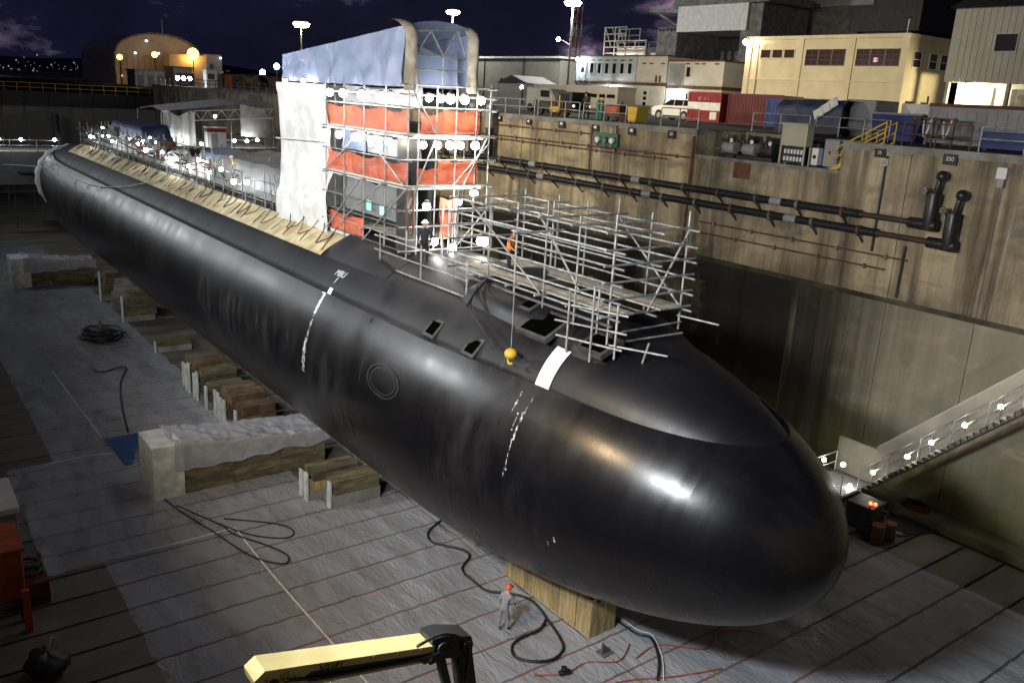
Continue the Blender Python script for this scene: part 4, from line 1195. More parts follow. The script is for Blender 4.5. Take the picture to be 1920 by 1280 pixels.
box('roof', MT['white'], (25.8, 81.8, 13.3), (27.7, 82.75, 13.4), cb)
box('door', MT['grey'], (26.2, 81.86, 11.55), (26.8, 81.9, 12.8), cb)
for (x, y, z) in ((23.5, 82.0, 12.2), (25.2, 81.5, 11.9), (28.4, 82.0, 12.2), (29.6, 82.0, 12.2), (30.6, 82.0, 12.3), (24.2, 84, 14.0), (28, 86, 14.2)):
    work_lamp((x, y, z), 'bulb lighting the white tent, ' + {23.5: 'before the curtain', 25.2: 'left of the cabin', 28.4: 'right of the cabin', 29.6: 'second right of the cabin', 30.6: 'third right of the cabin', 24.2: 'under the roof behind the curtain', 28: 'under the roof behind the truss'}[x], 'bulbs in the white tent', .14, 'bulbs')
# stern platform and white shroud
sp = thing('stern_platform', 'lit grey work platform around the stern', 'platform', (15, 113, 8.6))
for k in range(8):
    box('deck_board', MT['plank'], (8.0, 112.5 + k * .7, 8.6), (19.5, 113.15 + k * .7, 8.68), sp)
for x in (8.3, 11, 13.7, 16.4, 19):
    for y in (112.7, 117.8):
        rod('upright', MT['oldsteel'], (x, y, .02), (x, y, 10.0), .05, sp)
for z in (9.3, 9.9):
    rod('rail', MT['steel'], (8, 112.7, z), (19.3, 112.7, z), .04, sp)
box('apron', MT['gtarp'], (8.0, 112.45, 5.0), (19.4, 112.5, 8.55), sp)
for x in (9.0, 12.6, 14.8, 18.2):
    work_lamp((x, 112.3, 10.0), '%s bulb on the rail of the stern platform' % {9.0: 'outermost', 12.6: 'second', 14.8: 'third', 18.2: 'innermost'}[x], 'bulbs on the stern platform', .17, 'bulbs')
sh = thing('stern_shroud', 'rounded white pleated cover over the propeller at the stern', 'cover', (16, 107, 6))
def shroud(u, v):
    t = PI * (0.12 + 0.88 * v); a = 2 * PI * u
    r = 3.8 * math.sin(t * .98) * (1 + .02 * math.sin(a * 20))
    return V(SX + r * math.cos(a), 106.5 - 1.1 * math.cos(t), 6.2 + r * math.sin(a))
grid('cover_sheet', MT['wtarp'], shroud, 60, 16, sh)
# ---------------------------------------------------------------- plastic sheeting on the floor
def film(name, lab, x0, x1, y0, y1, z, seed, res=0.15, amp=0.028):
    nu = int((x1 - x0) / res); nv = int((y1 - y0) / (res * 1.6))
    def f(u, v):
        x = x0 + (x1 - x0) * u; y = y0 + (y1 - y0) * v
        n = 1 - abs(noise.noise(V(x * 0.9 + .3 * noise.noise(V(x, y * .5, seed)), y * 0.16, seed))) * 2.2
        n2 = 1 - abs(noise.noise(V(x * 1.7, y * 0.8, seed + 5))) * 2
        h = amp * max(0, n) ** 5 * 1.6 + amp * .7 * max(0, n2) ** 6 + .008 * noise.noise(V(x * 2, y * 2, seed))
        ex = 0.10 * noise.noise(V(y * .7, seed, 0)) if u in (0.0, 1.0) else 0
        ey = 0.08 * noise.noise(V(x * .7, seed, 4)) if v in (0.0, 1.0) else 0
        return V(x + ex, y + ey, z + max(0.0, h + .006))
    o = grid(name, MT['film'], f, nu, nv); setp(o, lab, 'plastic sheet', 'plastic sheets on the dock floor'); return o
film('plastic_sheet', 'wide wrinkled plastic sheet in front of the bow block', 5.56, 17.9, 8.0, 31.8, 0.014, 1.0)
film('plastic_sheet', 'dusty plastic sheet beside the blue tarpaulin and the covered crib', 3.65, 14.6, 31.75, 42.2, 0.030, 2.0)
film('plastic_sheet', 'long dull plastic sheet reaching back along the middle of the hull', 5.6, 14.5, 42.0, 79.0, 0.018, 3.0, 0.34)
film('plastic_sheet', 'crumpled plastic sheet in the shadow beyond the bow', 17.95, 32.8, 5.0, 40.0, 0.014, 4.0, 0.26, 0.04)
film('plastic_sheet', 'far plastic sheet beside the second covered crib', 6.2, 14.0, 79.2, 100.0, 0.02, 5.0, 0.4)
# taped seams of the sheeting
for i, (pts, lab) in enumerate((([(10.55, 32.0, .06), (10.5, 28, .06), (10.6, 22, .06), (10.75, 14, .06)], 'pale taped seam running lengthwise down the wide plastic sheet'),
                                ([(5.7, 31.85, .06), (8, 31.8, .06), (10.5, 31.9, .06)], 'pale taped seam across the near end of the dusty plastic sheet'),
                                ([(5.2, 42.1, .06), (7, 42.2, .06), (8.1, 42.0, .06)], 'pale taped seam at the blue tarpaulin'),
                                ([(7.9, 56.5, .05), (8.0, 50, .05), (8.1, 44.3, .05)], 'pale straight seam leading to the blue tarpaulin'))):
    o = tube('tape_seam', MT['wtarp'], pts, 0.035, None, 5, 5); setp(o, lab, 'seam')
# ---------------------------------------------------------------- covered crib with the white end
def crib(x0, x1, xw, y0, y1, h, hw, lab, clab):
    t = thing('timber_crib', lab, 'crib', ((x0 + x1) / 2, y0, 0), 'timber cribs beside the hull')
    box('white_end', MT['whitewood'], (x0, y0, 0.04), (xw, y1, hw), t, 0, 'box')
    n = 4
    for j in range(n):
        L = (x1 - xw)
        for q in range(3):
            a = xw + 0.01 + L * q / 3; b = xw + L * (q + 1) / 3 - 0.02
            box('timber_baulk', MT['dtimber'], (a, y0 + .12 + random.uniform(0, .05), .04 + j * h / n), (b, y1 - .1, .04 + (j + 1) * h / n - .02), t)
    def f(u, v):
        x = x0 + 0.9 + (x1 + .15 - x0 - .9) * u
        yy = -0.55 + 1.55 * v * 1.35
        w = .10 * (1 - 2 * abs(noise.noise(V(x * .8 + yy * .9, yy * 1.1, y0)))) + .06 * (1 - 2 * abs(noise.noise(V(x * 1.9 - yy, yy * 1.7 + x, y0))))
        top = (hw + .03) * (1 - u) ** 1.5 + (h + .35) * (1 - (1 - u) ** 1.5)
        L = y1 - y0 + .1
        if v < .25:
            drop = (1 - v / .25) * (1.25 - .75 * u + .3 * noise.noise(V(x * .8, 0, 3)))
            return V(x, y0 - .06 + w * .4, top - drop)
        q = min(1, (v - .25) / .6)
        if v <= .85: return V(x, y0 - .06 + L * q, top + w * 1.1 - .10 * math.sin(PI * q))
        return V(x, y1 + .06, top - (v - .85) / .15 * .6)
    cv = grid('plastic_cover', MT['cover'], f, 90, 44); setp(cv, clab, 'plastic sheet')
    return t
MT['cover'] = mat('crumpled_cover', (0.50, 0.52, 0.57), (0.40, 0.42, 0.46), 0.18, sc=2, bump=0.8, bsc=4, alpha=0.62)
crib(8.46, 16.4, 9.75, 35.85, 38.1, 1.5, 2.45, 'long timber crib with white block end beside the hull', 'crumpled clear plastic draped over the crib with the white end')
crib(9.0, 15.3, 10.4, 80.6, 83.0, 1.6, 2.5, 'far timber crib with pale end close to the stern', 'clear plastic draped over the far crib')
def bt(u, v):
    x = 8.15 + 1.6 * u + .12 * (1 - v) ; y = 40.2 + 3.8 * v
    return V(x, y, .07 + .05 * abs(fbm(x * 1.2, y * 1.2, 8)))
o = grid('blue_floor_tarpaulin', MT['btarp2'], bt, 16, 26); setp(o, 'blue tarpaulin spread on the floor beside the white crib end', 'tarpaulin')
# ---------------------------------------------------------------- cables and hoses on the floor
def fl(pts, z=.09): return [(p[0], p[1], z) for p in pts]
cabs = [
    ('air_hose', [(9.99, 56.16), (10.32, 54.81), (11.8, 55.25), (10.84, 52.28), (10.05, 48.59), (9.37, 44.33)], .045, 'black hose running back from the blue tarpaulin'),
    ('air_hose', [(8.98, 40.1), (8.62, 38.2), (9.03, 34.77), (9.69, 31.95), (10.29, 29.4), (11.09, 28.23), (11.49, 28.68), (11.1, 29.86), (10.33, 31.32), (10.17, 32.45)], .032, 'thin black cable curling past the white crib end'),
    ('air_hose', [(9.1, 35.01), (10.59, 31.42), (11.84, 30.07), (12.41, 30.34), (12.11, 31.3), (10.42, 32.84)], .028, 'thin black cable looping back on the plastic sheet'),
    ('air_hose', [(18.13, 28.14), (17.12, 27.55), (16.83, 26.69), (17.48, 25.71), (17.51, 25.06), (16.71, 24.38), (16.62, 23.55), (16.67, 22.67), (17.27, 22.06), (17.67, 21.45), (17.62, 20.69), (17.45, 20.1)], .045, 'black hose winding from under the hull past the pine block'),
    ('air_hose', [(17.45, 20.1), (16.79, 19.7), (15.98, 19.67), (15.49, 19.46), (15.24, 18.95), (15.59, 18.44), (16.18, 18.2), (16.8, 18.41), (17.13, 18.95), (17.45, 20.05)], .05, 'black hose laid in a teardrop loop before the pine block'),
    ('air_hose', [(19.5, 19.6), (19.53, 17.82), (19.79, 17.3), (19.17, 16.32), (18.38, 15.61)], .045, 'dark hose leading forward from under the bow'),
    ('air_hose', [(19.7, 19.4), (19.75, 17.9), (19.95, 17.4), (19.4, 16.4), (18.55, 15.5)], .018, 'thin pale hose beside the dark one under the bow'),
]
for (nm, pts, r, lab) in cabs:
    m = MT['white'] if 'pale' in lab else MT['black']
    o = tube(nm, m, fl(pts), r, None, 8, 6); setp(o, lab, 'hose')
for i, (pts, lab) in enumerate(([[(15.2, 17.9), (16.1, 17.45), (17.05, 17.5), (18.0, 17.0), (18.95, 17.47)], 'orange cord snaking on the sheet below the hose loop'],
                                [[(18.6, 16.8), (19.8, 16.9), (21.0, 15.9), (22.3, 16.3), (23.4, 15.4)], 'orange cord lying in front of the bow'],
                                [[(16.4, 16.4), (17.6, 16.1), (19.1, 15.4), (20.6, 14.9)], 'orange cord nearest the lower edge of the sheet'])):
    o = tube('extension_lead', MT['orange2'], fl(pts, .07), .022, None, 8, 5); setp(o, lab, 'cord')
hp = thing('hose_pile', 'dark heap of coiled hoses and a small pump on the floor', 'hose pile', (11.9, 61.5, 0))
for k in range(9):
    a0 = random.uniform(0, 6); rr = random.uniform(.5, 1.3)
    cx_, cy_ = 11.9 + random.uniform(-.7, .7), 62 + random.uniform(-1.2, 1.2)
    tube('coil', MT['black'], [(cx_ + rr * math.cos(a0 + q * .7), cy_ + rr * 1.3 * math.sin(a0 + q * .7), .1 + .09 * k + .06 * math.sin(q)) for q in range(10)], .06, hp, 4, 6)
box('pump_body', MT['dark'], (11.3, 61.2, .04), (12.4, 62.6, .95), hp, .3, 'bbox')
rod('pump_pipe', MT['oldsteel'], (11.8, 61.9, .95), (11.8, 61.9, 1.5), .08, hp)
# small things round the teardrop loop
ob = thing('floor_fitting', 'small grey steel bracket on the sheet right of the hose loop', 'bracket', (17.9, 17.65, 0))
prism('bracket_plate', MT['oldsteel'], [(17.75, .03), (18.15, .03), (17.8, .5)], 'Y', 17.55, 17.62, ob)
box('bracket_base', MT['oldsteel'], (17.7, 17.4, .03), (18.2, 17.8, .07), ob)
ob = thing('floor_fitting', 'small black valve with orange cord before the hose loop', 'valve', (16.1, 17.5, 0))
rod('valve_body', MT['black'], (15.9, 17.5, .12), (16.25, 17.4, .12), .09, ob)
rod('valve_wheel', MT['black'], (16.05, 17.45, .2), (16.05, 17.45, .32), .1, ob)
# ---------------------------------------------------------------- machines at the near edge
om = thing('orange_machine', 'orange compressor on stand legs at the near edge of the floor', 'machine', (2.2, 30, 0))
box('cabinet', MT['orange2'], (1.2, 29.2, 0.9), (2.72, 31.2, 2.6), om, 0, 'bbox')
box('top_panel', MT['orange2'], (1.15, 29.1, 2.6), (2.78, 31.3, 2.72), om)
for (x, y) in ((1.4, 29.3), (2.6, 29.3), (1.4, 31.0), (2.6, 31.0)):
    box('leg', MT['dred'], (x - .09, y - .09, 0.02), (x + .09, y + .09, .9), om)
box('front_leg', MT['orange2'], (2.52, 28.5, .02), (2.74, 28.7, 1.5), om)
rod('cross_bar', MT['dred'], (1.2, 28.6, 1.1), (2.6, 28.6, 1.1), .05, om)
tube('hose_coil', MT['black'], [(3.0 + .4 * math.cos(q), 30.6 + .5 * math.sin(q), .9 + .05 * q) for q in range(14)], .06, om, 4, 6)
box('side_box', MT['dred'], (2.75, 30.0, .02), (3.5, 31.2, .85), om)
wc = thing('white_chest', 'white lidded chest behind the orange compressor', 'chest', (2.6, 37.4, 0))
box('body', MT['grey'], (1.6, 35.6, .02), (3.3, 38.6, 1.0), wc, 0, 'bbox')
box('lid', MT['white'], (1.5, 35.5, 1.0), (3.4, 38.7, 1.22), wc, 0, 'bbox')
bb_ = thing('black_bag', 'slumped black bag on the slabs at the near edge', 'bag', (2.8, 26, 0))
def bagf(u, v):
    a = 2 * PI * u; t = PI * v
    n = 1 + .22 * fbm(math.cos(a) * 1.2, math.sin(a) * 1.2, v * 2.5, 3)
    return V(2.75 + .62 * n * math.sin(t) * math.cos(a), 26 + .6 * n * math.sin(t) * math.sin(a), .38 + .40 * n * math.cos(t))
grid('sack', MT['black'], bagf, 30, 16, bb_)
tube('tie', MT['grey'], [(2.8, 26.1, .78), (2.95, 26.3, .95), (3.05, 26.4, .85)], .05, bb_)
# ---------------------------------------------------------------- people
def person(lab, loc, rz, coat, legs, hat, scale=1.0, pose='stand', group=None):
    t = thing('person', lab, 'person', loc, group)
    bendf = {'stand': 0.0, 'stoop': 0.30, 'lean': 0.14}[pose]
    def B(x, y, z):      # bend the trunk forward (+y) above the hips
        if z > .9:
            h = z - .9
            return V(x, y + h * math.sin(bendf), .9 + h * math.cos(bendf))
        return V(x, y, z)
    J = {'pelvis': (B(0, 0, .95), .15), 'belly': (B(0, .01, 1.12), .145), 'chest': (B(0, .0, 1.34), .165), 'neck': (B(0, .02, 1.5), .062), 'head0': (B(0, .04, 1.585), .085), 'head': (B(0, .045, 1.66), .098), 'crown': (B(0, .03, 1.75), .06)}
    E_ = [('pelvis', 'belly'), ('belly', 'chest'), ('chest', 'neck'), ('neck', 'head0'), ('head0', 'head'), ('head', 'crown')]
    for s, n in ((-1, 'l'), (1, 'r')):
        fwd = .10 * s
        J['hip' + n] = (V(.10 * s, 0, .88), .105); J['knee' + n] = (V(.12 * s, fwd + .03, .48), .075); J['ank' + n] = (V(.125 * s, fwd * .9 - .02, .09), .05); J['toe' + n] = (V(.14 * s, fwd * .9 + .17, .04), .042)
        J['sho' + n] = (B(.20 * s, 0, 1.41), .075); J['elb' + n] = (B(.27 * s, .08 + .05 * s, 1.14), .052); J['wri' + n] = (B(.23 * s, .25 + .08 * s, .96 + .05 * s), .034); J['pal' + n] = (B(.215 * s, .32 + .08 * s, .92 + .05 * s), .036)
        E_ += [('pelvis', 'hip' + n), ('hip' + n, 'knee' + n), ('knee' + n, 'ank' + n), ('ank' + n, 'toe' + n), ('chest', 'sho' + n), ('sho' + n, 'elb' + n), ('elb' + n, 'wri' + n), ('wri' + n, 'pal' + n)]
        for q, (dx, L) in enumerate(((-.028, .075), (-.010, .088), (.010, .082), (.027, .062))):
            k1, k2 = 'f%s%d' % (n, q), 'g%s%d' % (n, q)
            b0 = J['pal' + n][0]
            J[k1] = (b0 + V(dx, .045 * L / .08, -.015), .0095); J[k2] = (b0 + V(dx * 1.1, .075 * L / .08, -.05), .0085)
            E_ += [('pal' + n, k1), (k1, k2)]
        J['th' + n] = (J['pal' + n][0] + V(-.045 * s, .015, .0), .011); E_ += [('pal' + n, 'th' + n)]
    keys = list(J)
    M = Matrix.Translation(V(loc)) @ Matrix.Rotation(rz, 4, 'Z') @ Matrix.Scale(scale, 4)
    me = bpy.data.meshes.new('body')
    me.from_pydata([tuple(J[k][0]) for k in keys], [(keys.index(a), keys.index(b)) for a, b in E_], [])
    tmp = bpy.data.objects.new('tmp_body', me); COL.objects.link(tmp)
    sk = tmp.modifiers.new('skin', 'SKIN'); sk.use_smooth_shade = True
    for i, k in enumerate(keys):
        me.skin_vertices[0].data[i].radius = (J[k][1], J[k][1])
    me.skin_vertices[0].data[0].use_root = True
    sb = tmp.modifiers.new('sub', 'SUBSURF'); sb.levels = 1; sb.render_levels = 1
    dg = bpy.context.evaluated_depsgraph_get()
    m2 = bpy.data.meshes.new_from_object(tmp.evaluated_get(dg))
    bpy.data.objects.remove(tmp)
    m2.materials.clear()
    for mm in (coat, legs, MT['skin'], MT['black']): m2.materials.append(mm)
    hz = J['neck'][0].z
    for p in m2.polygons:
        c = p.center
        hand = min((c - J['pal' + n][0]).length for n in 'lr') < .085
        p.material_index = 2 if (c.z > hz or hand) else 3 if c.z < .1 else 1 if c.z < .92 else 0
        p.use_smooth = True
    b = put('body', m2, M, t)
    hc = J['head'][0]
    def hatf(u, v):
        a = 2 * PI * u; tt = PI / 2 * v
        r = .125 * math.cos(tt) if v > 0 else .165
        return V(hc.x + r * math.cos(a), hc.y + r * math.sin(a) * 1.12, hc.z + .05 + .125 * math.sin(tt))
    h = grid('hard_hat', hat, hatf, 20, 8, None)
    h.parent = b; h.matrix_parent_inverse = Matrix.Identity(4); h.matrix_basis = Matrix.Identity(4)
    # face
    for s in (-1, 1):
        e = ball('eye', MT['black'], (hc.x + .035 * s, hc.y + .088, hc.z + .0), .012); e.parent = b; e.matrix_parent_inverse = Matrix.Identity(4)
        e2 = ball('ear', MT['skin'], (hc.x + .095 * s, hc.y, hc.z), .022); e2.parent = b; e2.matrix_parent_inverse = Matrix.Identity(4)
    e = ball('nose', MT['skin'], (hc.x, hc.y + .1, hc.z - .03), .017); e.parent = b; e.matrix_parent_inverse = Matrix.Identity(4)
    e = ball('mouth', MT['dred'], (hc.x, hc.y + .082, hc.z - .075), .015, None, (1.5, .6, .5)); e.parent = b; e.matrix_parent_inverse = Matrix.Identity(4)
    return t
MT['redhat'] = mat('red_hard_hat', (0.55, 0.10, 0.03), None, 0.35)
MT['whitehat'] = mat('white_hard_hat', (0.75, 0.75, 0.72), None, 0.35)
person('worker in grey coveralls and red hard hat stooping beside the hose loop', (15.78, 20.4, .05), R(-70), MT['workgrey'], MT['workgrey'], MT['redhat'], .93, 'stoop')
person('worker in dark clothes at the guard rail on the far pier', (40.6, 46.5, PZ), R(100), MT['worknavy'], MT['worknavy'], MT['black'], 1.0, 'lean')
person('worker in yellow vest among hoses by the grey tarpaulin', (17.9, 51.4, 11.56), R(60), MT['hivis'], MT['worknavy'], MT['whitehat'], 1.0, 'stoop')
person('worker in dark clothes on the hull beside the tower foot', (17.2, 28.6, 11.1), R(150), MT['worknavy'], MT['dark'], MT['whitehat'], .98, 'lean')
person('worker in orange vest kneeling in the open scaffold', (18.6, 25.0, 11.35), R(200), MT['hivor'], MT['worknavy'], MT['whitehat'], .95, 'stoop')
# ---------------------------------------------------------------- boom lift reaching in at the lower edge
bl = thing('boom_lift', 'cream boom lift arm with black knuckle reaching across the floor', 'boom lift', (1.8, 6.6, 0))
A = V(2.72, 8.0, 11.42); B_ = V(5.0, 8.0, 10.92)
d = (B_ - A).normalized(); n_ = V(0, 0, 1) - d * d.z; n_.normalize()
def bp(s, h, y): return A + d * s + n_ * h + V(0, y, 0)
L = (B_ - A).length
prof = [(.02, .0), (0.12, .11), (L, .09), (L, -.12), (.45, -.16), (.06, -.11)]
vs = [bp(s, h, -.16) for s, h in prof] + [bp(s, h, .16) for s, h in prof]
k = len(prof)
boomo = mesh('boom', vs, [tuple(range(k)), tuple(range(2 * k - 1, k - 1, -1))] + [(i, (i + 1) % k, (i + 1) % k + k, i + k)[::-1] for i in range(k)], MT['boom'], bl)
slot = [(.62, -.04), (.68, .015), (L - .02, .0), (L - .02, -.085), (.70, -.115), (.62, -.08)]
mesh('boom_slot', [bp(s, h, -.165) for s, h in slot] + [bp(s, h, -.13) for s, h in slot], [tuple(range(6))] + [(i, i + 6, (i + 1) % 6 + 6, (i + 1) % 6) for i in range(6)], MT['dark'], boomo)
text('boom_lettering', MT['black'], 'JLG LIFT', .085, frame(bp(.93, .05, -.168), d, n_), boomo)
for s in (0.25, L - .12):
    rod('pin', MT['dark'], bp(s, -.06, -.2), bp(s, -.06, .2), .06, bl)
kn = [(L - .05, .17), (L + .12, .20), (L + .55, .14), (L + .62, .02), (L + .50, -.14), (L + .2, -.12), (L + .0, -.18)]
mesh('knuckle', [bp(s, h, -.15) for s, h in kn] + [bp(s, h, .15) for s, h in kn], [tuple(range(7)), tuple(range(13, 6, -1))] + [(i, (i + 1) % 7, (i + 1) % 7 + 7, i + 7)[::-1] for i in range(7)], MT['black'], bl)
rod('knuckle_pin', MT['dark'], bp(L + .12, .05, -.2), bp(L + .12, .05, .2), .09, bl)
rod('knuckle_pin', MT['dark'], bp(L + .5, .02, -.2), bp(L + .5, .02, .2), .08, bl)
bar('jib', MT['black'], bp(L + .50, .02, 0), bp(L + 1.15, -1.6, 0), .2, .22, bl)
bar('jib_cylinder', MT['dark'], bp(L + .2, -.1, 0), bp(L + .8, -1.3, 0), .1, .1, bl)
bar('lower_arm', MT['dark'], A + V(.25, 0, -.1), V(1.6, 6.8, 1.4), .3, .3, bl)
bar('link_arm', MT['black'], A + V(.55, 0, -.25), V(2.0, 7.4, 7.0), .14, .14, bl)
for q in range(7):
    s_ = .15 + q * .33
    rod('bolt', MT['oldsteel'], bp(s_, .075 if q > 1 else 0, -.175), bp(s_, .075 if q > 1 else 0, -.16), .012, bl)
tube('hydraulic_hose', MT['black'], [bp(.35, -.02, -.2), bp(.9, -.06, -.19), bp(1.6, -.05, -.19), bp(L - .1, -.02, -.2), bp(L + .25, .08, -.2)], .018, bl)
tube('hydraulic_hose', MT['black'], [bp(L - .3, .14, -.19), bp(L + .0, .26, -.2), bp(L + .3, .2, -.2), bp(L + .5, .02, -.2), bp(L + .62, -.5, -.16)], .02, bl)
box('warning_label', MT['yellow'], bp(.33, -.05, -.168), bp(.33, -.05, -.168) + V(.1, .006, .1), bl)
rod('lift_cylinder', MT['oldsteel'], A + V(.9, 0, -.25), A + V(.35, -.1, -1.2), .06, bl)
tube('hydraulic_hose', MT['black'], [bp(.1, -.1, -.2), bp(.05, -.35, -.25), bp(.3, -.45, -.25), bp(.5, -.2, -.2)], .03, bl)
box('chassis', MT['orange2'], (.5, 5.2, .5), (2.6, 8.2, 1.4), bl, 0, 'bbox')
for (x, y) in ((.5, 5.6), (2.6, 5.6), (.5, 7.8), (2.6, 7.8)):
    rod('wheel', MT['black'], (x - .18, y, .5), (x + .18, y, .5), .48, bl, 'cyl20')
bk = thing('lift_basket', 'work basket of the boom lift below the frame edge', 'basket', (6.6, 8, 8.6))
bk['label'] = 'open tube basket at the end of the black lift jib'
e0 = bp(L + 1.15, -1.6, 0)
for (a, b) in (((0, -.5), (0, .5)), ((.9, -.5), (.9, .5)), ((0, -.5), (.9, -.5)), ((0, .5), (.9, .5))):
    for z in (-.9, -.4, .1):
        rod('rail', MT['grey'], e0 + V(a[0], a[1], z), e0 + V(b[0], b[1], z), .025, bk)
for a in ((0, -.5), (0, .5), (.9, -.5), (.9, .5)):
    rod('post', MT['grey'], e0 + V(a[0], a[1], -.95), e0 + V(a[0], a[1], .12), .025, bk)
box('basket_floor', MT['oldsteel'], e0 + V(-.02, -.52, -1.0), e0 + V(.92, .52, -.93), bk)
# ---------------------------------------------------------------- stair up the far wall
sg = thing('dock_stair', 'steel stair with lit handrails climbing beside the far dock wall', 'stair', (36, 18, 0))
S0 = V(35.95, 19.6, 0.9); S1 = V(35.95, 11.0, 9.4)
sd_ = (S1 - S0)
nst = 38
for i in range(nst):
    p = S0 + sd_ * (i / nst)
    box('tread', MT['concrete'], (35.42, p.y - .28, p.z), (36.5, p.y, p.z + .04), sg)
    mesh('riser', [(35.42, p.y, p.z + .04), (36.5, p.y, p.z + .04), (36.5, p.y, p.z - .18), (35.42, p.y, p.z - .18)], [(0, 1, 2, 3)], MT['concrete'], sg)
for x in (35.46, 36.54):
    bar('stringer', MT['oldsteel'], (x + (.12 if x < 36 else 0), S0.y + .1, S0.z - .2), (x + (.12 if x < 36 else 0), S1.y, S1.z - .2), .05, .16, sg)
    for h in (.55, 1.05):
        rod('handrail', MT['steel'], (x, S0.y, S0.z + h), (x, S1.y, S1.z + h), .028, sg)
    for k in range(8):
        p = S0 + sd_ * (k / 7)
        rod('baluster', MT['steel'], (x, p.y, p.z), (x, p.y, p.z + 1.08), .028, sg)
box('landing', MT['grey'], (34.2, 19.6, .78), (36.6, 21.6, .9), sg)
for (x, y) in ((34.25, 19.7), (34.25, 21.5), (36.5, 21.5)):
    rod('landing_post', MT['white'], (x, y, .02), (x, y, 1.95), .03, sg)
for z in (1.4, 1.92):
    rod('landing_rail', MT['white'], (34.25, 21.5, z), (36.5, 21.5, z), .025, sg)
    rod('landing_rail', MT['white'], (34.25, 19.7, z), (34.25, 21.5, z), .025, sg)
def scr(u, v):
    p = S0 + sd_ * u
    return V(36.62 + .04 * fbm(p.y, v * 2, 2), p.y, p.z + .1 + 1.8 * v)
grid('side_screen', MT['screen'], scr, 40, 6, sg)
grid('side_screen', MT['screen'], lambda u, v: V(36.62, 19.6 + 2.0 * u, .95 + 1.75 * v), 6, 4, sg)
tube('screen_edge', MT['white'], [scr(k / 20, 1) for k in range(21)], .02, sg, 0, 5)
for (y, z) in ((21.4, 1.75), (20.4, 1.9), (19.9, 1.0), (18.9, 2.1), (17.5, 3.4), (16.6, 4.4), (15.4, 5.6), (14.2, 6.8), (12.8, 8.2)):
    work_lamp((35.3, y, z), '%s bulb from the foot along the dock stair' % ORD[[21.4, 20.4, 19.9, 18.9, 17.5, 16.6, 15.4, 14.2, 12.8].index(y)], 'bulbs along the dock stair', .10, 'stair', False)
# gear at the stair foot
gm = thing('tool_cart', 'dark tool cart with orange drums and red lamps at the stair foot', 'tool cart', (33.6, 18, 0))
box('cart_body', MT['dark'], (32.9, 17.4, .35), (34.2, 18.6, 1.5), gm, .1, 'bbox')
for (x, y) in ((33.0, 17.5), (34.1, 17.5), (33.0, 18.5), (34.1, 18.5)):
    rod('caster', MT['black'], (x - .05, y, .18), (x + .05, y, .18), .17, gm)
rod('drum', MT['rust'], (33.2, 17.1, .03), (33.2, 17.1, .85), .3, gm, 'cyl20')
rod('drum', MT['rust'], (33.9, 17.0, .03), (33.9, 17.0, .8), .3, gm, 'cyl20')
for k in range(9):
    rod('leaning_tube', MT['oldsteel'], (33.2 + k * .12, 18.3, 1.4), (34.0 + k * .10, 17.2 + .05 * k, 1.2 - .08 * k), .025, gm)
for (x, z) in ((32.95, 1.75), (33.35, 1.6)):
    ball('warning_lamp', GL['redl'], (x, 17.5, z), .075, gm)
    rod('lamp_post', MT['dark'], (x, 17.5, 1.4), (x, 17.5, z - .05), .025, gm)
hr = thing('hose_reel', 'coil of dark red hose lying on the mossy curb', 'hose', (37.3, 17.6, .4))
for k in range(4):
    tube('coil', MT['dred'], [(37.25 + (.42 - .03 * k) * math.cos(q * .8), 17.65 + (.62 - .03 * k) * math.sin(q * .8), .42 + .06 * k) for q in range(9)], .045, hr, 4, 6)
fm = thing('rubber_mat', 'black rubber mat and grating on the floor by the curb', 'mat', (35.9, 17.2, 0))
prism('mat_sheet', MT['black'], [(35.1, 16.7), (36.6, 16.1), (36.7, 17.9), (35.2, 18.2)], 'Z', .02, .06, fm)
bar('edge_bar', MT['dark'], (35.0, 16.6, .07), (34.2, 17.2, .07), .1, .06, fm)
# ---------------------------------------------------------------- pipes and fittings on the far wall
def wall_pipe(lab, z, yend, yfar, rz_top):
    t = thing('wall_pipe', lab, 'pipe', (37.4, 36, z), 'pipes along the far wall')
    rod('pipe', MT['blackp'], (37.5, yend + 3.4, z), (37.5, yfar, z), .20, t, 'cyl20')
    rod('pipe_neck', MT['neck'], (37.5, yend + .5, z), (37.5, yend + 3.4, z), .13, t, 'cyl20')
    rod('elbow', MT['blackp'], (37.5, yend - .35, z - .02), (37.5, yend + .9, z - .02), .25, t, 'cyl20')
    rod('riser', MT['blackp'], (37.5, yend, z - .25), (37.5, yend, z + 1.35), .30, t, 'cyl20')
    rod('riser_neck', MT['blackp'], (37.5, yend - .05, z + 1.35), (37.5, yend - .15, rz_top), .12, t)
    ball('riser_ball', MT['blackp'], (37.5, yend - .2, rz_top + .12), .25, t)
    rod('valve_wheel', MT['oldsteel'], (37.3, yend + .35, z + 1.45), (37.2, yend + .35, z + 1.45), .16, t)
    rod('valve_stem', MT['oldsteel'], (37.5, yend + .3, z + 1.2), (37.2, yend + .35, z + 1.5), .04, t)
    y = yend + 4.2; k = 0
    while y < yfar:
        rod('collar', MT['oldsteel' if k % 3 else 'rust'], (37.5, y, z), (37.5, y + .16, z), .23, t, 'cyl20')
        bar('bracket', MT['dark'], (37.98, y + .08, z - .62), (37.5, y + .08, z - .22), .07, .07, t)
        bar('bracket', MT['rust'], (37.98, y + .12, z - .24), (37.4, y + .12, z - .24), .06, .06, t)
        if k % 4 == 1:
            rod('label_sleeve', MT['grey'], (37.5, y + 1.0, z), (37.5, y + 1.7, z), .205, t, 'cyl20')
        y += 2.55; k += 1
    return t
wall_pipe('upper thick black pipe along the far wall with riser', 13.16, 19.6, 60, 15.15)
wall_pipe('lower thick black pipe along the far wall with riser', 12.42, 18.6, 60, 14.45)
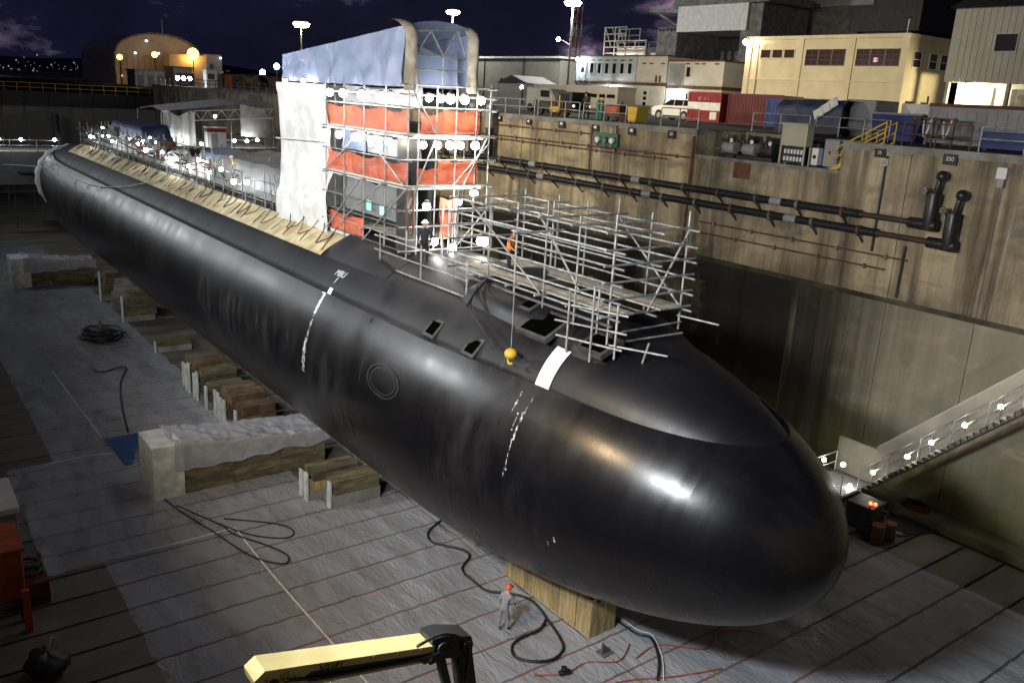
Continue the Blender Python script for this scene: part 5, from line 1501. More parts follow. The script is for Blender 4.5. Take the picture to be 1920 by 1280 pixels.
for i, (z, y0, y1, lab) in enumerate(((14.80, 34.2, 56, 'upper thin conduit clipped along the wall under the coping'), (14.56, 36, 56, 'lower thin conduit clipped along the wall under the coping'), (15.55, 42.8, 54, 'short thin pipe just below the coping'),
                                      (11.35, 20.5, 33, 'thin pipe below the black pipes'), (10.75, 21.5, 33, 'second thin pipe below the black pipes'))):
    t = thing('wall_conduit', lab, 'pipe', (37.9, y0, z))
    rod('conduit', MT['rust'], (37.9, y0, z), (37.9, y1, z), .045, t)
    y = y0 + 1
    while y < y1:
        box('clip', MT['oldsteel'], (37.84, y, z - .12), (37.99, y + .12, z + .1), t); y += 2.6
for i, (y, z0, z1, r, m, lab) in enumerate(((34.05, 9.5, 16.0, .08, 'rust', 'rusty vertical pipe at the bay corner'), (22.3, 11.5, 15.9, .05, 'dark', 'thin vertical drain pipe below the stair head'), (42.7, 12.9, 16.1, .06, 'rust', 'thin rusty pipe dropping to the black pipes'),
                                            (40.4, 14.6, 16.2, .04, 'dark', 'short cable pipe under the middle of the coping'), (20.7, 9.6, 12.0, .06, 'dark', 'dark drain stub above the wall ledge'))):
    o = rod('drain_pipe', MT[m], (37.85, y, z0), (37.85, y, z1), r); setp(o, lab, 'pipe')
for (x, y, lab) in ((37.4, 53.4, 'tall grey and black standpipe on the wall beside the tower'), (37.4, 55.6, 'second grey and black standpipe behind the tower')):
    t = thing('standpipe', lab, 'pipe', (x, y, 13))
    rod('lower_pipe', MT['black'], (x, y, 13.2), (x, y, 15.3), .3, t, 'cyl20')
    rod('upper_pipe', MT['grey'], (x, y, 15.3), (x, y, 16.9), .32, t, 'cyl20')
    rod('flange', MT['oldsteel'], (x, y, 16.5), (x, y, 16.65), .45, t, 'cyl20')
# number plates under the coping
for i, (y, z, s, txt) in enumerate(((52.9, 16.0, .42, '8'), (49.4, 15.95, .42, '9'), (45.8, 15.98, .5, '10'), (42.4, 15.95, .45, '12'), (39.1, 15.95, .48, '13'), (35.8, 15.98, .5, '50'), (22.7, 16.0, .42, '35'), (19.4, 16.0, .5, '350'))):
    t = thing('number_plate', 'black plate with white marking on the wall edge, ' + ['beside the tower', 'second from the tower', 'third from the tower', 'below the green drums', 'below the yellow bin', 'below the white car', 'at the stair head', 'above the black pipe risers'][i], 'number plate', (37.9, y, z))
    box('plate', MT['black'], (37.86, y - s * .62, z - s * .5), (37.93, y + s * .62, z + s * .42), t)
    if i >= 5: text('numerals', MT['white'], txt, s * .5, frame((37.855, y, z), (0, -1, 0), (0, 0, 1)), t)
    else: box('worn_marking', MT['white'], (37.85, y - s * .24, z - s * .1), (37.858, y + s * .26, z + s * .26), t)
t = thing('wall_valve_box', 'cluster of pale valves in a frame on the far wall', 'valve', (37.7, 41, 15.3))
box('back_plate', MT['green'], (37.8, 40.2, 14.9), (37.98, 42.3, 15.7), t)
for k in range(3):
    rod('valve', MT['white'] if k != 1 else MT['oldsteel'], (37.75, 40.5 + k * .65, 15.3), (37.5, 40.5 + k * .65, 15.25), .17, t, 'cyl20')
    rod('spout', MT['oldsteel'], (37.6, 40.5 + k * .65, 15.2), (37.55, 40.5 + k * .65, 14.85), .06, t)
t = thing('junction_box', 'small pale junction box on the wall beyond the black pipe risers', 'box', (37.9, 17.2, 15.6))
box('case', MT['white'], (37.75, 16.9, 15.4), (37.99, 17.3, 15.85), t); box('cover', MT['grey'], (37.73, 16.95, 15.05), (37.95, 17.2, 15.4), t)
t = thing('junction_box', 'small pale box on the wall below the stair head', 'box', (37.9, 22.2, 15.3))
box('case', MT['white'], (37.8, 22.2, 15.45), (37.99, 22.5, 15.75), t); box('cover', MT['grey'], (37.78, 22.22, 15.47), (37.8, 22.48, 15.73), t)
box('rust_patch', MT['rust'], (37.955, 30.0, 14.0), (37.965, 31.1, 14.84), wall)
# ---------------------------------------------------------------- guard rails on the pier edge
def railing(lab, y0, y1, m='steel', x=38.35, n=None):
    t = thing('guard_rail', lab, 'railing', (x, (y0 + y1) / 2, PZ), 'guard rails along the pier edge')
    n = n or max(2, int(round((y1 - y0) / 1.6)))
    for k in range(n + 1):
        y = y0 + (y1 - y0) * k / n
        rod('post', MT[m], (x, y, PZ + .05), (x, y, PZ + 1.1), .035, t)
    for z in (.6, 1.1):
        rod('rail', MT[m], (x, y0, PZ + z), (x, y1, PZ + z), .032, t)
    return t
railing('grey guard rail on the pier edge next to the tower', 49.4, 54.6)
railing('grey guard rail on the pier edge by the parked trailer', 44.6, 49.0)
railing('grey guard rail on the pier edge before the green drums', 40.2, 44.2)
railing('grey guard rail on the pier edge beside the white car', 34.3, 37.2)
railing('grey guard rail above the bay below the red container', 30.0, 33.9, 'steel', 42.6)
railing('grey guard rail above the bay behind the beige cabinet', 25.2, 29.6, 'steel', 42.6)
railing('rusty guard rail on the pier edge right of the stair head', 18.9, 22.0, 'rust')
railing('grey guard rail on the pier edge before the grey container', 13.0, 18.5)
# ---------------------------------------------------------------- sunken bay: cabinet, pumps, stair
cbn = thing('switch_cabinet', 'beige switch cabinet on a frame in the equipment bay', 'cabinet', (39, 27.4, BAYZ))
box('case', MT['beige'], (38.75, 27.35, BAYZ + .95), (39.35, 28.9, 17.0), cbn, 0, 'bbox')
box('case_top', MT['beige'], (38.7, 27.3, 17.0), (39.4, 28.95, 17.05), cbn)
for y in (27.4, 28.85):
    for x in (38.8, 39.3):
        box('leg', MT['beige'], (x - .04, y - .04, BAYZ), (x + .04, y + .04, BAYZ + .95), cbn)
box('breaker_panel', MT['dark'], (38.9, 27.45, BAYZ + .1), (39.0, 28.8, BAYZ + .9), cbn)
for r_ in range(2):
    for k in range(6):
        box('breaker', MT['white'], (38.84, 27.55 + k * .2, BAYZ + .2 + .36 * r_), (38.9, 27.66 + k * .2, BAYZ + .42 + .36 * r_), cbn)
for i, (y, lab) in enumerate(((32.6, 'grey pump set at the far end of the equipment bay'), (31.2, 'grey motor and valves in the middle of the equipment bay'), (30.0, 'dark pump beside the beige cabinet in the bay'))):
    t = thing('pump', lab, 'pump', (39.4, y, BAYZ))
    rod('motor', MT['grey'] if i < 2 else MT['dark'], (39.3, y - .45, BAYZ + .55), (39.3, y + .35, BAYZ + .55), .33, t, 'cyl20')
    box('bed_plate', MT['dark'], (38.9, y - .6, BAYZ), (39.9, y + .6, BAYZ + .2), t)
    rod('discharge_pipe', MT['oldsteel'], (39.5, y + .45, BAYZ + .5), (39.5, y + .45, BAYZ + 1.25), .12, t)
    rod('suction_pipe', MT['oldsteel'], (39.3, y + .35, BAYZ + .55), (38.8, y + .55, BAYZ + .4), .1, t)
    for k in range(3):
        rod('valve_wheel', MT['white'] if k == 0 else MT['dark'], (39.0, y - .3 + k * .3, BAYZ + .95), (38.95, y - .3 + k * .3, BAYZ + .95), .12, t)
        rod('stem', MT['oldsteel'], (39.1, y - .3 + k * .3, BAYZ + .6), (39.0, y - .3 + k * .3, BAYZ + .95), .03, t)
t = thing('pipe_manifold', 'run of dark pipes along the back of the equipment bay', 'pipe', (41.8, 30, BAYZ))
for z in (.4, .75, 1.05):
    rod('pipe', MT['dark'], (41.7, 28.3, BAYZ + z), (41.7, 33.8, BAYZ + z), .13, t, 'cyl20')
for y in (29, 30.5, 32, 33.3):
    bar('hanger', MT['rust'], (41.7, y, BAYZ), (41.7, y, BAYZ + 1.25), .08, .08, t)
for (y, lab, m, w, h) in ((26.9, 'white gauge box right of the beige cabinet', 'white', .38, .85), (26.0, 'grey control box right of the white gauge box', 'grey', .8, 1.3)):
    t = thing('control_box', lab, 'box', (39, y, BAYZ))
    box('case', MT[m], (39.0, y - w / 2, BAYZ + .1), (39.4, y + w / 2, BAYZ + .1 + h), t, 0, 'bbox')
    rod('dial', MT['black'], (38.99, y, BAYZ + h * .6), (38.97, y, BAYZ + h * .6), .1, t, 'cyl20')
    box('foot', MT['dark'], (39.05, y - w / 2.5, BAYZ), (39.35, y + w / 2.5, BAYZ + .1), t)
random.seed(33)
for i in range(9):
    y = 25.2 + i * .93; h = random.uniform(.5, 1.15)
    t = thing('bay_locker', 'dark equipment locker in the back row of the bay, ' + ['by the yellow stair', 'second from the yellow stair', 'third from the yellow stair', 'behind the beige cabinet', 'just left of the beige cabinet', 'behind the dark pump', 'behind the grey motor', 'behind the far pump', 'in the far corner'][i], 'locker', (40.8, y, BAYZ))
    box('case', MT[random.choice(('dark', 'oldsteel', 'dark', 'rust'))], (40.4, y - .36, BAYZ), (41.2, y + .36, BAYZ + h), t, 0, 'bbox')
    box('door', MT['oldsteel'], (40.37, y - .3, BAYZ + .08), (40.4, y + .3, BAYZ + h - .08), t)
    rod('handle', MT['white'], (40.35, y + .2, BAYZ + h * .4), (40.35, y + .2, BAYZ + h * .6), .02, t)
    rod('conduit', MT['oldsteel'], (40.6, y, BAYZ + h), (41.6, y, BAYZ + h + .15), .04, t)
bs = thing('bay_stair', 'steel stair with yellow handrails rising out of the equipment bay', 'stair', (38.7, 24, BAYZ))
q0, q1 = V(38.55, 25.4, BAYZ), V(38.55, 22.75, PZ + .1)
for k in range(8):
    p = q0.lerp(q1, (k + .5) / 8)
    box('tread', MT['oldsteel'], (38.2, p.y - .14, p.z), (38.95, p.y + .14, p.z + .04), bs)
for x in (38.15, 39.0):
    bar('stringer', MT['yellow'], q0 + V(x - 38.55, 0, -.05), q1 + V(x - 38.55, 0, -.05), .06, .2, bs)
    for h in (.5, .95):
        rod('handrail', MT['yellow'], q0 + V(x - 38.55, 0, h), q1 + V(x - 38.55, 0, h), .04, bs)
    for f in (0, .33, .66, 1):
        p = q0.lerp(q1, f)
        rod('baluster', MT['yellow'], p + V(x - 38.55, 0, 0), p + V(x - 38.55, 0, .97), .035, bs)
# ---------------------------------------------------------------- buildings on the pier
def wframe(t, wall_axis, c, a0, a1, z0, z1, gm, fm, nx=1, nz=1, dep=.12, sgn=-1):
    """window on a wall facing -X (axis 'X', c = wall x, a = y) or facing -Y (axis 'Y', c = wall y, a = x)"""
    def P(d, a, z): return (c + sgn * d, a, z) if wall_axis == 'X' else (a, c + sgn * d, z)
    def bx(nm, m, d0, d1, a, b, z, zz, par):
        p, q = V(P(d0, a, z)), V(P(d1, b, zz))
        return box(nm, m, (min(p.x, q.x), min(p.y, q.y), min(p.z, q.z)), (max(p.x, q.x), max(p.y, q.y), max(p.z, q.z)), par)
    w = bx('window', gm, -.02, .03, a0, a1, z0, z1, t)
    fw_ = .07
    for (a, b, z, zz) in ((a0 - fw_, a0, z0 - fw_, z1 + fw_), (a1, a1 + fw_, z0 - fw_, z1 + fw_), (a0, a1, z1, z1 + fw_), (a0, a1, z0 - fw_, z0)):
        bx('frame', fm, -.02, .08, a, b, z, zz, w)
    for i in range(1, nx):
        a = a0 + (a1 - a0) * i / nx; bx('mullion', fm, .03, .06, a - .025, a + .025, z0, z1, w)
    for i in range(1, nz):
        z = z0 + (z1 - z0) * i / nz; bx('mullion', fm, .03, .055, a0, a1, z - .025, z + .025, w)
    return w
MT['rframe'] = mat('maroon_frame', (0.07, 0.035, 0.03), None, 0.5)
cr_ = thing('cream_building', 'two-storey cream building with maroon windows lit by wall lamps', 'building', (73.5, 49, PZ))
box('wall', MT['cream'], (70.0, 41.0, PZ - .1), (77.6, 57.4, 23.95), cr_)
box('parapet', MT['cream'], (69.85, 40.85, 23.95), (77.75, 57.55, 24.25), cr_)
for y in (41.2, 46.1, 51.3, 57.1):
    box('pilaster', MT['cream'], (69.86, y - .3, PZ), (70.0, y + .3, 23.95), cr_)
box('string_course', MT['cream'], (69.92, 41.5, 20.35), (70.0, 56.8, 20.5), cr_)
for k in range(3):
    a = 51.95 + k * 1.32
    wframe(cr_, 'X', 70.0, a, a + 1.08, 22.35, 23.05, MT['rglass'], MT['cream'], 1, 1)
for g0 in (46.75, 41.65):
    for k in range(3):
        a = g0 + k * 1.36
        w_ = wframe(cr_, 'X', 70.0, a, a + 1.15, 21.75, 23.0, MT['rglass'], MT['rframe'], 2, 3)
        if g0 < 42 and k == 1: box('lit_pane', GL['pglint'], (69.965, a + .5, 22.0), (69.97, a + .9, 22.35), w_)  # pink reflection in the glass, put in as a small glowing box
        wframe(cr_, 'X', 70.0, a, a + 1.15, 17.7, 18.75, MT['rglass'], MT['rframe'], 2, 2)
for x in (71.0, 73.55, 75.3):
    wframe(cr_, 'Y', 41.0, x, x + 1.2, 21.7, 22.9, MT['rglass'], MT['white'], 1, 2)
for x in (71.0, 73.4):
    wframe(cr_, 'Y', 41.0, x, x + .95, 16.9, 18.9, MT['rglass'], MT['dred'], 1, 2)
rod('downpipe', MT['cream'], (69.8, 55.9, PZ), (69.8, 55.9, 23.5), .07, cr_)
rod('roof_mast', MT['steel'], (70.5, 41.6, 24.2), (70.5, 41.6, 25.4), .05, cr_)
def wall_lamp(lab, p, m, watts, col, r=.16, group=None, rr=.2):
    t = thing('wall_lamp', lab, 'lamp', p, group)
    ball('lens', GL[m], p, r, t)
    box('housing', MT['dark'], V(p) + V(-r, -r, r * .8), V(p) + V(r, r, r * 1.3), t)
    if watts: point_light('lamp_light', t, V(p) + V(0, 0, -r * 1.2), watts, col, rr)
    return t
wall_lamp('glaring lamp on the upper corner of the cream building', (69.4, 57.2, 23.75), 'warm', 420, (1, .86, .6), .28)
gb = thing('grey_building', 'tall grey ribbed building with overhang beside the cream building', 'building', (78, 29, PZ))
box('upper_wall', MT['cladding'], (72.0, 14, 20.6), (92, 38.6, 26.2), gb)
for k in range(48):
    y = 14.3 + k * .5
    box('cladding_rib', MT['cladding'], (71.95, y, 20.62), (72.0, y + .16, 26.18), gb)
prism('roof', MT['dark'], [(71.6, 26.2), (82, 30.5), (92.4, 26.2)], 'Y', 13.6, 39.0, gb)
box('lower_wall', MT['white'], (73.2, 14, PZ - .1), (91.5, 38.0, 20.6), gb)
for k in range(5):
    y = 33.6 - k * 2.9
    d_ = box('door', MT['oldsteel'], (73.1, y - 2.6, PZ), (73.2, y, 20.2), gb)
    rod('handle', MT['steel'], (73.05, y - .3, 17.4), (73.05, y - .3, 17.8), .03, d_)
box('door_frame', MT['cream'], (73.08, 35.0, PZ), (73.2, 36.4, 20.3), gb)
for y in (38.3, 33.5, 26, 18):
    box('column', MT['oldsteel'], (72.1, y - .12, PZ), (72.4, y + .12, 20.6), gb)
wframe(gb, 'X', 71.95, 33.4, 35.0, 22.95, 24.2, MT['glass'], MT['grey'], 1, 1)
wall_lamp('glaring yellow lamp under the overhang of the grey building', (72.2, 36.6, 20.35), 'warm', 1500, (1, .85, .52), .24)
# white modular offices
def module(lab, y0, y1, z0, z1, m, x=75.0, dep=7):
    t = thing('office_module', lab, 'building', (x + 3, (y0 + y1) / 2, z0), 'stacked office modules')
    box('wall', MT[m], (x, y0, z0), (x + dep, y1, z1), t)
    box('floor_band', MT['rust'], (x - .06, y0 - .03, z0 - .001), (x + dep, y1 + .03, z0 + .2), t)
    box('roof_edge', MT['rust'], (x - .08, y0 - .05, z1), (x + dep, y1 + .05, z1 + .15), t)
    return t
m1 = module('upper white office module with a row of tall dark windows', 77.6, 88.4, 19.75, 22.85, 'modulw')
for k in range(7):
    y = 78.3 + k * 1.36
    wframe(m1, 'X', 75.0, y, y + .62, 20.9, 22.05, MT['glass'], MT['modulw'])
    box('vent', MT['dark'], (74.96, y, 22.35), (75.0, y + .62, 22.5), m1)
m2 = module('upper cream office module with small vents', 72.6, 77.5, 19.75, 22.85, 'modul')
m3 = module('upper cream office module at the right end with a grey door', 64.3, 72.4, 19.55, 22.3, 'modul')
m4 = module('lower white office module behind the trailer', 77.6, 88.4, PZ - .1, 19.6, 'modulw')
m5 = module('lower cream office module with three small square windows', 72.6, 77.5, PZ - .1, 19.6, 'modul')
m6 = module('lower cream office module with lit doorway', 64.3, 72.4, PZ - .1, 19.4, 'modul')
for mm, ys_ in ((m2, (73.0, 74.8, 76.0)), (m3, (65.0, 66.9, 67.8, 69.2))):
    for y in ys_:
        box('vent', MT['dark'], (74.95, y, 22.0), (75.0, y + .6, 22.13), mm)
for y in (74.0, 73.4):
    box('stain_pipe', MT['rust'], (74.9, y, 20.0), (75.0, y + .25, 20.75), m2)
box('door', MT['grey'], (74.93, 69.9, 19.75), (75.0, 72.2, 22.1), m3)
wframe(m3, 'X', 75.0, 69.0, 69.55, 20.7, 21.7, MT['glass'], MT['modul'])
for z in (18.6, 18.0, 17.4):
    wframe(m5, 'X', 75.0, 75.4, 76.0, z, z + .36, MT['glass'], MT['modul'])
for (mm, y) in ((m4, 78.4), (m4, 77.85), (m6, 69.0), (m6, 68.4)):
    wframe(mm, 'X', 75.0, y, y + .3, 17.3, 18.9, MT['glass'], MT['modulw'])
d_ = box('door', MT['modulw'], (74.9, 70.0, PZ), (75.0, 71.4, 18.6), m6); box('door_pane', MT['glass'], (74.88, 70.3, 17.5), (74.9, 71.0, 18.3), d_)
d_ = box('door', MT['modulw'], (74.9, 80.6, PZ), (75.0, 82.0, 18.6), m4); box('door_pane', MT['glass'], (74.88, 80.9, 17.5), (74.9, 81.6, 18.3), d_)
d_ = box('door', MT['modulw'], (74.9, 86.6, 19.95), (75.0, 87.7, 21.9), m1); box('door_pane', MT['glass'], (74.88, 86.8, 21.0), (74.9, 87.4, 21.6), d_)
wall_lamp('cool white lamp at the upper corner of the office modules', (74.4, 87.6, 22.5), 'cool', 700, (.85, .95, 1), .26)
wall_lamp('cool white lamp over the lower office doorway behind the trailer', (74.5, 81.2, 19.2), 'cool', 600, (.85, .95, 1), .24)
wall_lamp('cool white lamp over the lower office doorway behind the white car', (74.5, 70.7, 19.0), 'cool', 600, (.8, .95, 1), .24)
es = thing('outside_stair', 'grey steel stair leaning up the end of the office modules', 'stair', (74, 85, PZ))
for k in range(14):
    box('tread', MT['oldsteel'], (73.6, 82.6 + k * .3, PZ + .2 + k * .25), (74.7, 82.9 + k * .3, PZ + .24 + k * .25), es)
for x in (73.6, 74.7):
    bar('stringer', MT['oldsteel'], (x, 82.6, PZ + .1), (x, 86.9, PZ + 3.6), .06, .25, es)
    rod('handrail', MT['steel'], (x, 82.6, PZ + 1.1), (x, 86.9, PZ + 4.6), .04, es)
# grey shed
sdh = thing('grey_shed', 'long grey shed with a pale roof edge behind the pier', 'shed', (100, 128, PZ))
box('wall', MT['cladding'], (95.0, 116.2, PZ - .4), (112, 147, 24.0), sdh)
box('roof', MT['white'], (94.6, 115.8, 24.0), (112.4, 147.3, 24.3), sdh)
for y in (126, 138):
    box('downpipe', MT['dark'], (94.85, y, PZ - .3), (95.0, y + .2, 24), sdh)
box('vent', MT['black'], (94.93, 132.3, 19.9), (95, 133.0, 20.6), sdh)
cn = thing('canopy', 'open canopy with peaked dark roof lit from below', 'canopy', (84, 112, PZ))
prism('roof', MT['gtarp'], [(108.0, 19.6), (111.8, 20.7), (115.6, 19.6), (115.6, 19.45), (108, 19.45)], 'X', 82, 88, cn)
for x in (82.2, 87.8):
    for y in (108.2, 115.4):
        rod('post', MT['steel'], (x, y, PZ), (x, y, 19.5), .07, cn)
work_lamp((84, 111.8, 19.0), 'white lamp hanging under the peaked canopy', None, .25, 'cool')
# high grey portal structure
pg = thing('portal_structure', 'huge grey concrete portal rising behind the offices', 'building', (122, 106, PZ))
box('tower_block', MT['concrete'], (118, 112.6, PZ - .3), (130, 117.4, 30.1), pg)
box('parapet', MT['concrete'], (118, 112.6, 30.6), (130, 117.4, 30.75), pg)
for k in range(6):
    box('parapet_post', MT['concrete'], (118, 112.6 + k * .92, 30.1), (118.3, 112.8 + k * .92, 30.6), pg)
box('cross_beam', MT['white'], (117.5, 97.2, 29.85), (128, 112.4, 34.0), pg)
box('beam_top', MT['concrete'], (117.2, 93, 34.0), (129, 113.2, 35.1), pg)
box('right_pier', MT['concrete'], (118, 94.6, PZ - .3), (130, 98.6, 33.9), pg)
box('back_wall', MT['dark'], (129, 98.6, PZ - .3), (130, 112.6, 29.85), pg)
for k in range(8):
    box('inner_louvre', MT['oldsteel'], (128.8, 99.6 + k * 1.6, 25.0), (129, 100.4 + k * 1.6, 27.4), pg)
for k in range(2):
    box('inner_louvre', MT['concrete'], (128.8, 100.5 + k * 1.6, 21.2), (129, 101.2 + k * 1.6, 23.2), pg)
bar('brace', MT['concrete'], (118.3, 113, 31.0), (118.3, 118.6, 33.6), .4, .4, pg)
bar('top_arm', MT['concrete'], (118.3, 112.6, 33.4), (118.3, 120, 33.8), .5, .6, pg)
for k in range(12):
    rod('roof_rail', MT['dark'], (117.5, 94 + k * 1.6, 35.1), (117.5, 94 + k * 1.6, 36.3), .08, pg)
for z in (35.7, 36.3):
    rod('roof_rail', MT['dark'], (117.5, 93.5, z), (117.5, 113, z), .07, pg)
sh_ = thing('ship_superstructure', 'dark grey ship superstructure behind the cream building', 'ship', (140, 90, PZ))
box('deck_house', MT['concrete'], (132, 86.5, PZ - .3), (150, 105, 35.2), sh_)
box('bridge', MT['grey'], (131.4, 84, 34.5), (150, 100, 36.2), sh_)
box('lower_house', MT['dark'], (133, 78, PZ - .3), (150, 86.5, 30.5), sh_)
for (y, z) in ((85.5, 36.5), (82.5, 36.3), (80.2, 36.1)):
    box('lit_port', GL['win'], (131.3, y, z), (131.4, y + .9, z + 1.4), sh_)
box('upper_bridge', MT['dark'], (131.8, 76, 30.5), (150, 88, 39.5), sh_)
for k in range(5):
    rod('mast', MT['rust' if k == 2 else 'dark'], (134, 82 + 3.2 * k, 36), (134, 82 + 3.2 * k, 41 + k % 3), .25, sh_)
lt = thing('lit_scaffold', 'brightly lit white scaffold stack behind the office roofs', 'scaffold', (131, 139, 24))
for x in (130, 134):
    for y in (132.3, 135.4, 138.4, 141.6, 144.8):
        h = 32.6 if y > 137 else 29.8
        rod('upright', MT['white'], (x, y, PZ), (x, y, h), .13, lt)
for z in (25, 26.2, 27.4, 28.6, 29.8, 31.2, 32.5):
    for x in (130, 134):
        rod('ledger', MT['white'], (x, 138.2 if z > 30 else 132.2, z), (x, 145, z), .12, lt)
for k in range(3):
    rod('brace', MT['white'], (130, 138.4 + k * 2.1, 28.6), (130, 140.5 + k * 2.1, 32.4), .1, lt)
box('white_box', MT['wtarp'], (130.3, 133.0, 25.2), (133.8, 140.6, 28.4), lt)
box('white_box', MT['wtarp'], (130.3, 126.5, 25.2), (133.8, 131.0, 27.4), lt)
wall_lamp('warm lamp lighting the white scaffold stack', (127.5, 139, 24.2), 'warm', 5200, (1, .8, .62), .3)
stw = thing('striped_mast', 'red and white banded lattice mast in front of the clouds', 'mast', (110, 131, PZ))
for k in range(9):
    z0 = PZ + k * 2.1
    m_ = 'dred' if k % 2 else 'oldsteel'
    for (dx, dy) in ((0, 0), (1.1, 0), (0, 1.1), (1.1, 1.1)):
        rod('mast_leg', MT[m_], (110 + dx, 130.4 + dy, z0), (110 + dx, 130.4 + dy, z0 + 2.1), .13, stw)
    rod('mast_lacing', MT[m_], (110, 130.4, z0), (110, 131.5, z0 + 2.1), .07, stw)
    rod('mast_lacing', MT[m_], (110, 131.5, z0), (110, 130.4, z0 + 2.1), .07, stw)
for z in (31.6, 34.9):
    box('mast_platform', MT['dred'], (109.7, 130.1, z - .15), (111.4, 131.8, z), stw)
# high lamp masts
def mast(lab, x, y, z, zb, m, s, watts, arms=3, col=(1, .97, .88)):
    t = thing('lamp_mast', lab, 'lamp post', (x, y, zb))
    rod('pole', MT['steel'], (x, y, zb), (x, y, z), .16, t)
    rod('ring', MT['steel'], (x, y, z - .1), (x, y, z + .15), .5 * s, t, 'cyl20')
    for k in range(7):
        a = 2 * PI * k / 7
        M_ = Matrix.Translation((x + s * .95 * math.cos(a), y + s * .95 * math.sin(a), z)) @ Matrix.Rotation(a, 4, 'Z') @ Matrix.Rotation(R(35), 4, 'Y')
        put('floodlight', umesh('box', GL[m]), M_ @ Matrix.Diagonal((.3 * s, .75 * s, .55 * s, 1)), t)
        put('floodlight_hood', umesh('box', MT['dark']), M_ @ Matrix.Translation((-.25 * s, 0, .1 * s)) @ Matrix.Diagonal((.18 * s, .8 * s, .6 * s, 1)), t)
    if watts: point_light('mast_light', t, (x, y, z - 1.2), watts, col, .6)
    return t
mast('tall lamp mast with white floodlights above the office modules', 90, 108, 31.6, PZ, 'mast', 1.05, 16000)
mt_ = thing('side_lamp', 'small white lamp on an arm of the tall lamp mast', 'lamp', (90, 110, 26.6))
rod('arm', MT['steel'], (90, 108, 25.6), (90, 110.6, 26.5), .07, mt_); ball('lens', GL['cool'], (90, 111, 26.5), .32, mt_)
mast('lamp mast with white floodlights behind the tarpaulin hood', 90, 141.8, 31.6, PZ, 'mast', 1.0, 9000)
mast('lamp mast with yellow star-bright floodlight left of the tower', 90, 210, 31.4, 15.9, 'mastw', 1.6, 9000, 3, (1, .86, .45))
for (x, y, z, lab) in ((90, 236, 19.8, 'distant white street lamp left of the tarpaulin hood'), (90, 226, 21.4, 'distant white street lamp touching the tarpaulin hood')):
    t = thing('street_lamp', lab, 'lamp post', (x, y, 15.9))
    rod('pole', MT['dark'], (x, y, 15.9), (x, y, z), .12, t); ball('globe', GL['cool'], (x, y, z + .3), .75, t)
# ---------------------------------------------------------------- vehicles and goods on the pier
def container(lab, x0, x1, y0, y1, z1, m, band=None, rib=.28):
    t = thing('container', lab, 'container', ((x0 + x1) / 2, (y0 + y1) / 2, PZ))
    box('shell', MT[m], (x0, y0, PZ + .12), (x1, y1, z1), t)
    n = int((y1 - y0) / rib)
    for k in range(n):
        y = y0 + .1 + k * rib
        if y + .12 > y1 - .08: break
        box('corrugation', MT[m], (x0 - .035, y, PZ + .3), (x0, y + .13, z1 - .15), t)
    for y in (y0, y1 - .16):
        box('corner_post', MT[m], (x0 - .05, y, PZ), (x0, y + .16, z1 + .04), t)
    box('top_rail', MT[m], (x0 - .05, y0, z1 - .12), (x0, y1, z1 + .04), t)
    if band: box('band', MT[band], (x0 - .06, y0 + .02, PZ + 1.0), (x0 - .03, y1 - .02, PZ + 1.62), t)
    return t
MT['wornred'] = mat('faded_mark', (0.36, 0.16, 0.15), (0.25, 0.05, 0.05), 0.6, sc=4)
c1 = container('red shipping container with a white band beside the white car', 56.0, 58.4, 47.9, 51.4, 18.72, 'red', 'white')
box('white_label', MT['white'], (55.92, 48.2, PZ + .3), (55.94, 48.9, PZ + .9), c1)
for (ya, w_) in ((50.3, .35), (49.75, .28), (49.3, .2)): box('faded_mark', MT['wornred'], (55.925, ya - w_, PZ + 1.78), (55.935, ya, PZ + 2.05), c1)
container('dark red shipping container right of the banded one', 56.6, 59, 42.4, 47.7, 18.72, 'dred')
container('blue shipping container partly behind the guard rail', 54.4, 56, 39.2, 42.2, 18.4, 'blue')
g1 = container('long grey container with a brown top edge on the pier', 45.0, 47.4, 13.0, 24.6, 18.25, 'grey', None, .5)
box('top_edge', MT['rust'], (44.93, 13.0, 18.25), (47.4, 24.6, 18.42), g1)
tarp = thing('tarped_load', 'load under a blue tarpaulin with pale boards on top', 'tarpaulin', (47.5, 32.5, PZ))
def tl(u, v):
    y = 34.9 - 4.6 * u
    prof = [(0, PZ), (0, PZ + 1.6), (.5, PZ + 1.95), (2.6, PZ + 1.9), (2.8, PZ)]
    t_ = v * 4; i = min(3, int(t_)); q = t_ - i
    return V(46 + prof[i][0] + (prof[i + 1][0] - prof[i][0]) * q + .05 * fbm(y, v * 3, 1), y, prof[i][1] + (prof[i + 1][1] - prof[i][1]) * q + .05 * fbm(y * 1.2, v * 4, 2) + .12 * u)
grid('tarpaulin', MT['dbtarp'], tl, 30, 20, tarp)
for k in range(3):
    bar('pale_board', MT['white'], (45.8, 30.6 + .45 * k, 18.35 - .3 * k), (45.9, 31.2 + .45 * k, 18.05 - .3 * k), .05, .5, tarp)
tk = thing('steel_tank', 'grey steel tank beside the tarped load', 'tank', (49, 30.5, PZ))
box('tank_wall', MT['grey'], (48.0, 29.5, PZ), (50.5, 31.5, 18.5), tk, 0, 'bbox')
for z in (17.0, 17.8): box('stiffener', MT['grey'], (47.93, 29.5, z), (48, 31.5, z + .1), tk)
dp = thing('debris_bin', 'blue-grey open bin behind the bay stair head', 'bin', (48, 28, PZ))
prism('bin_shell', MT['blue'], [(26.6, PZ), (29.2, PZ), (29.4, 17.75), (26.4, 17.75)], 'X', 47.6, 49.4, dp)
box('bin_rim', MT['grey'], (47.5, 26.3, 17.75), (49.5, 29.5, 17.85), dp)
wm = thing('white_machine', 'white rounded machine cab above the blue-grey bin', 'machine', (51, 28.6, PZ))
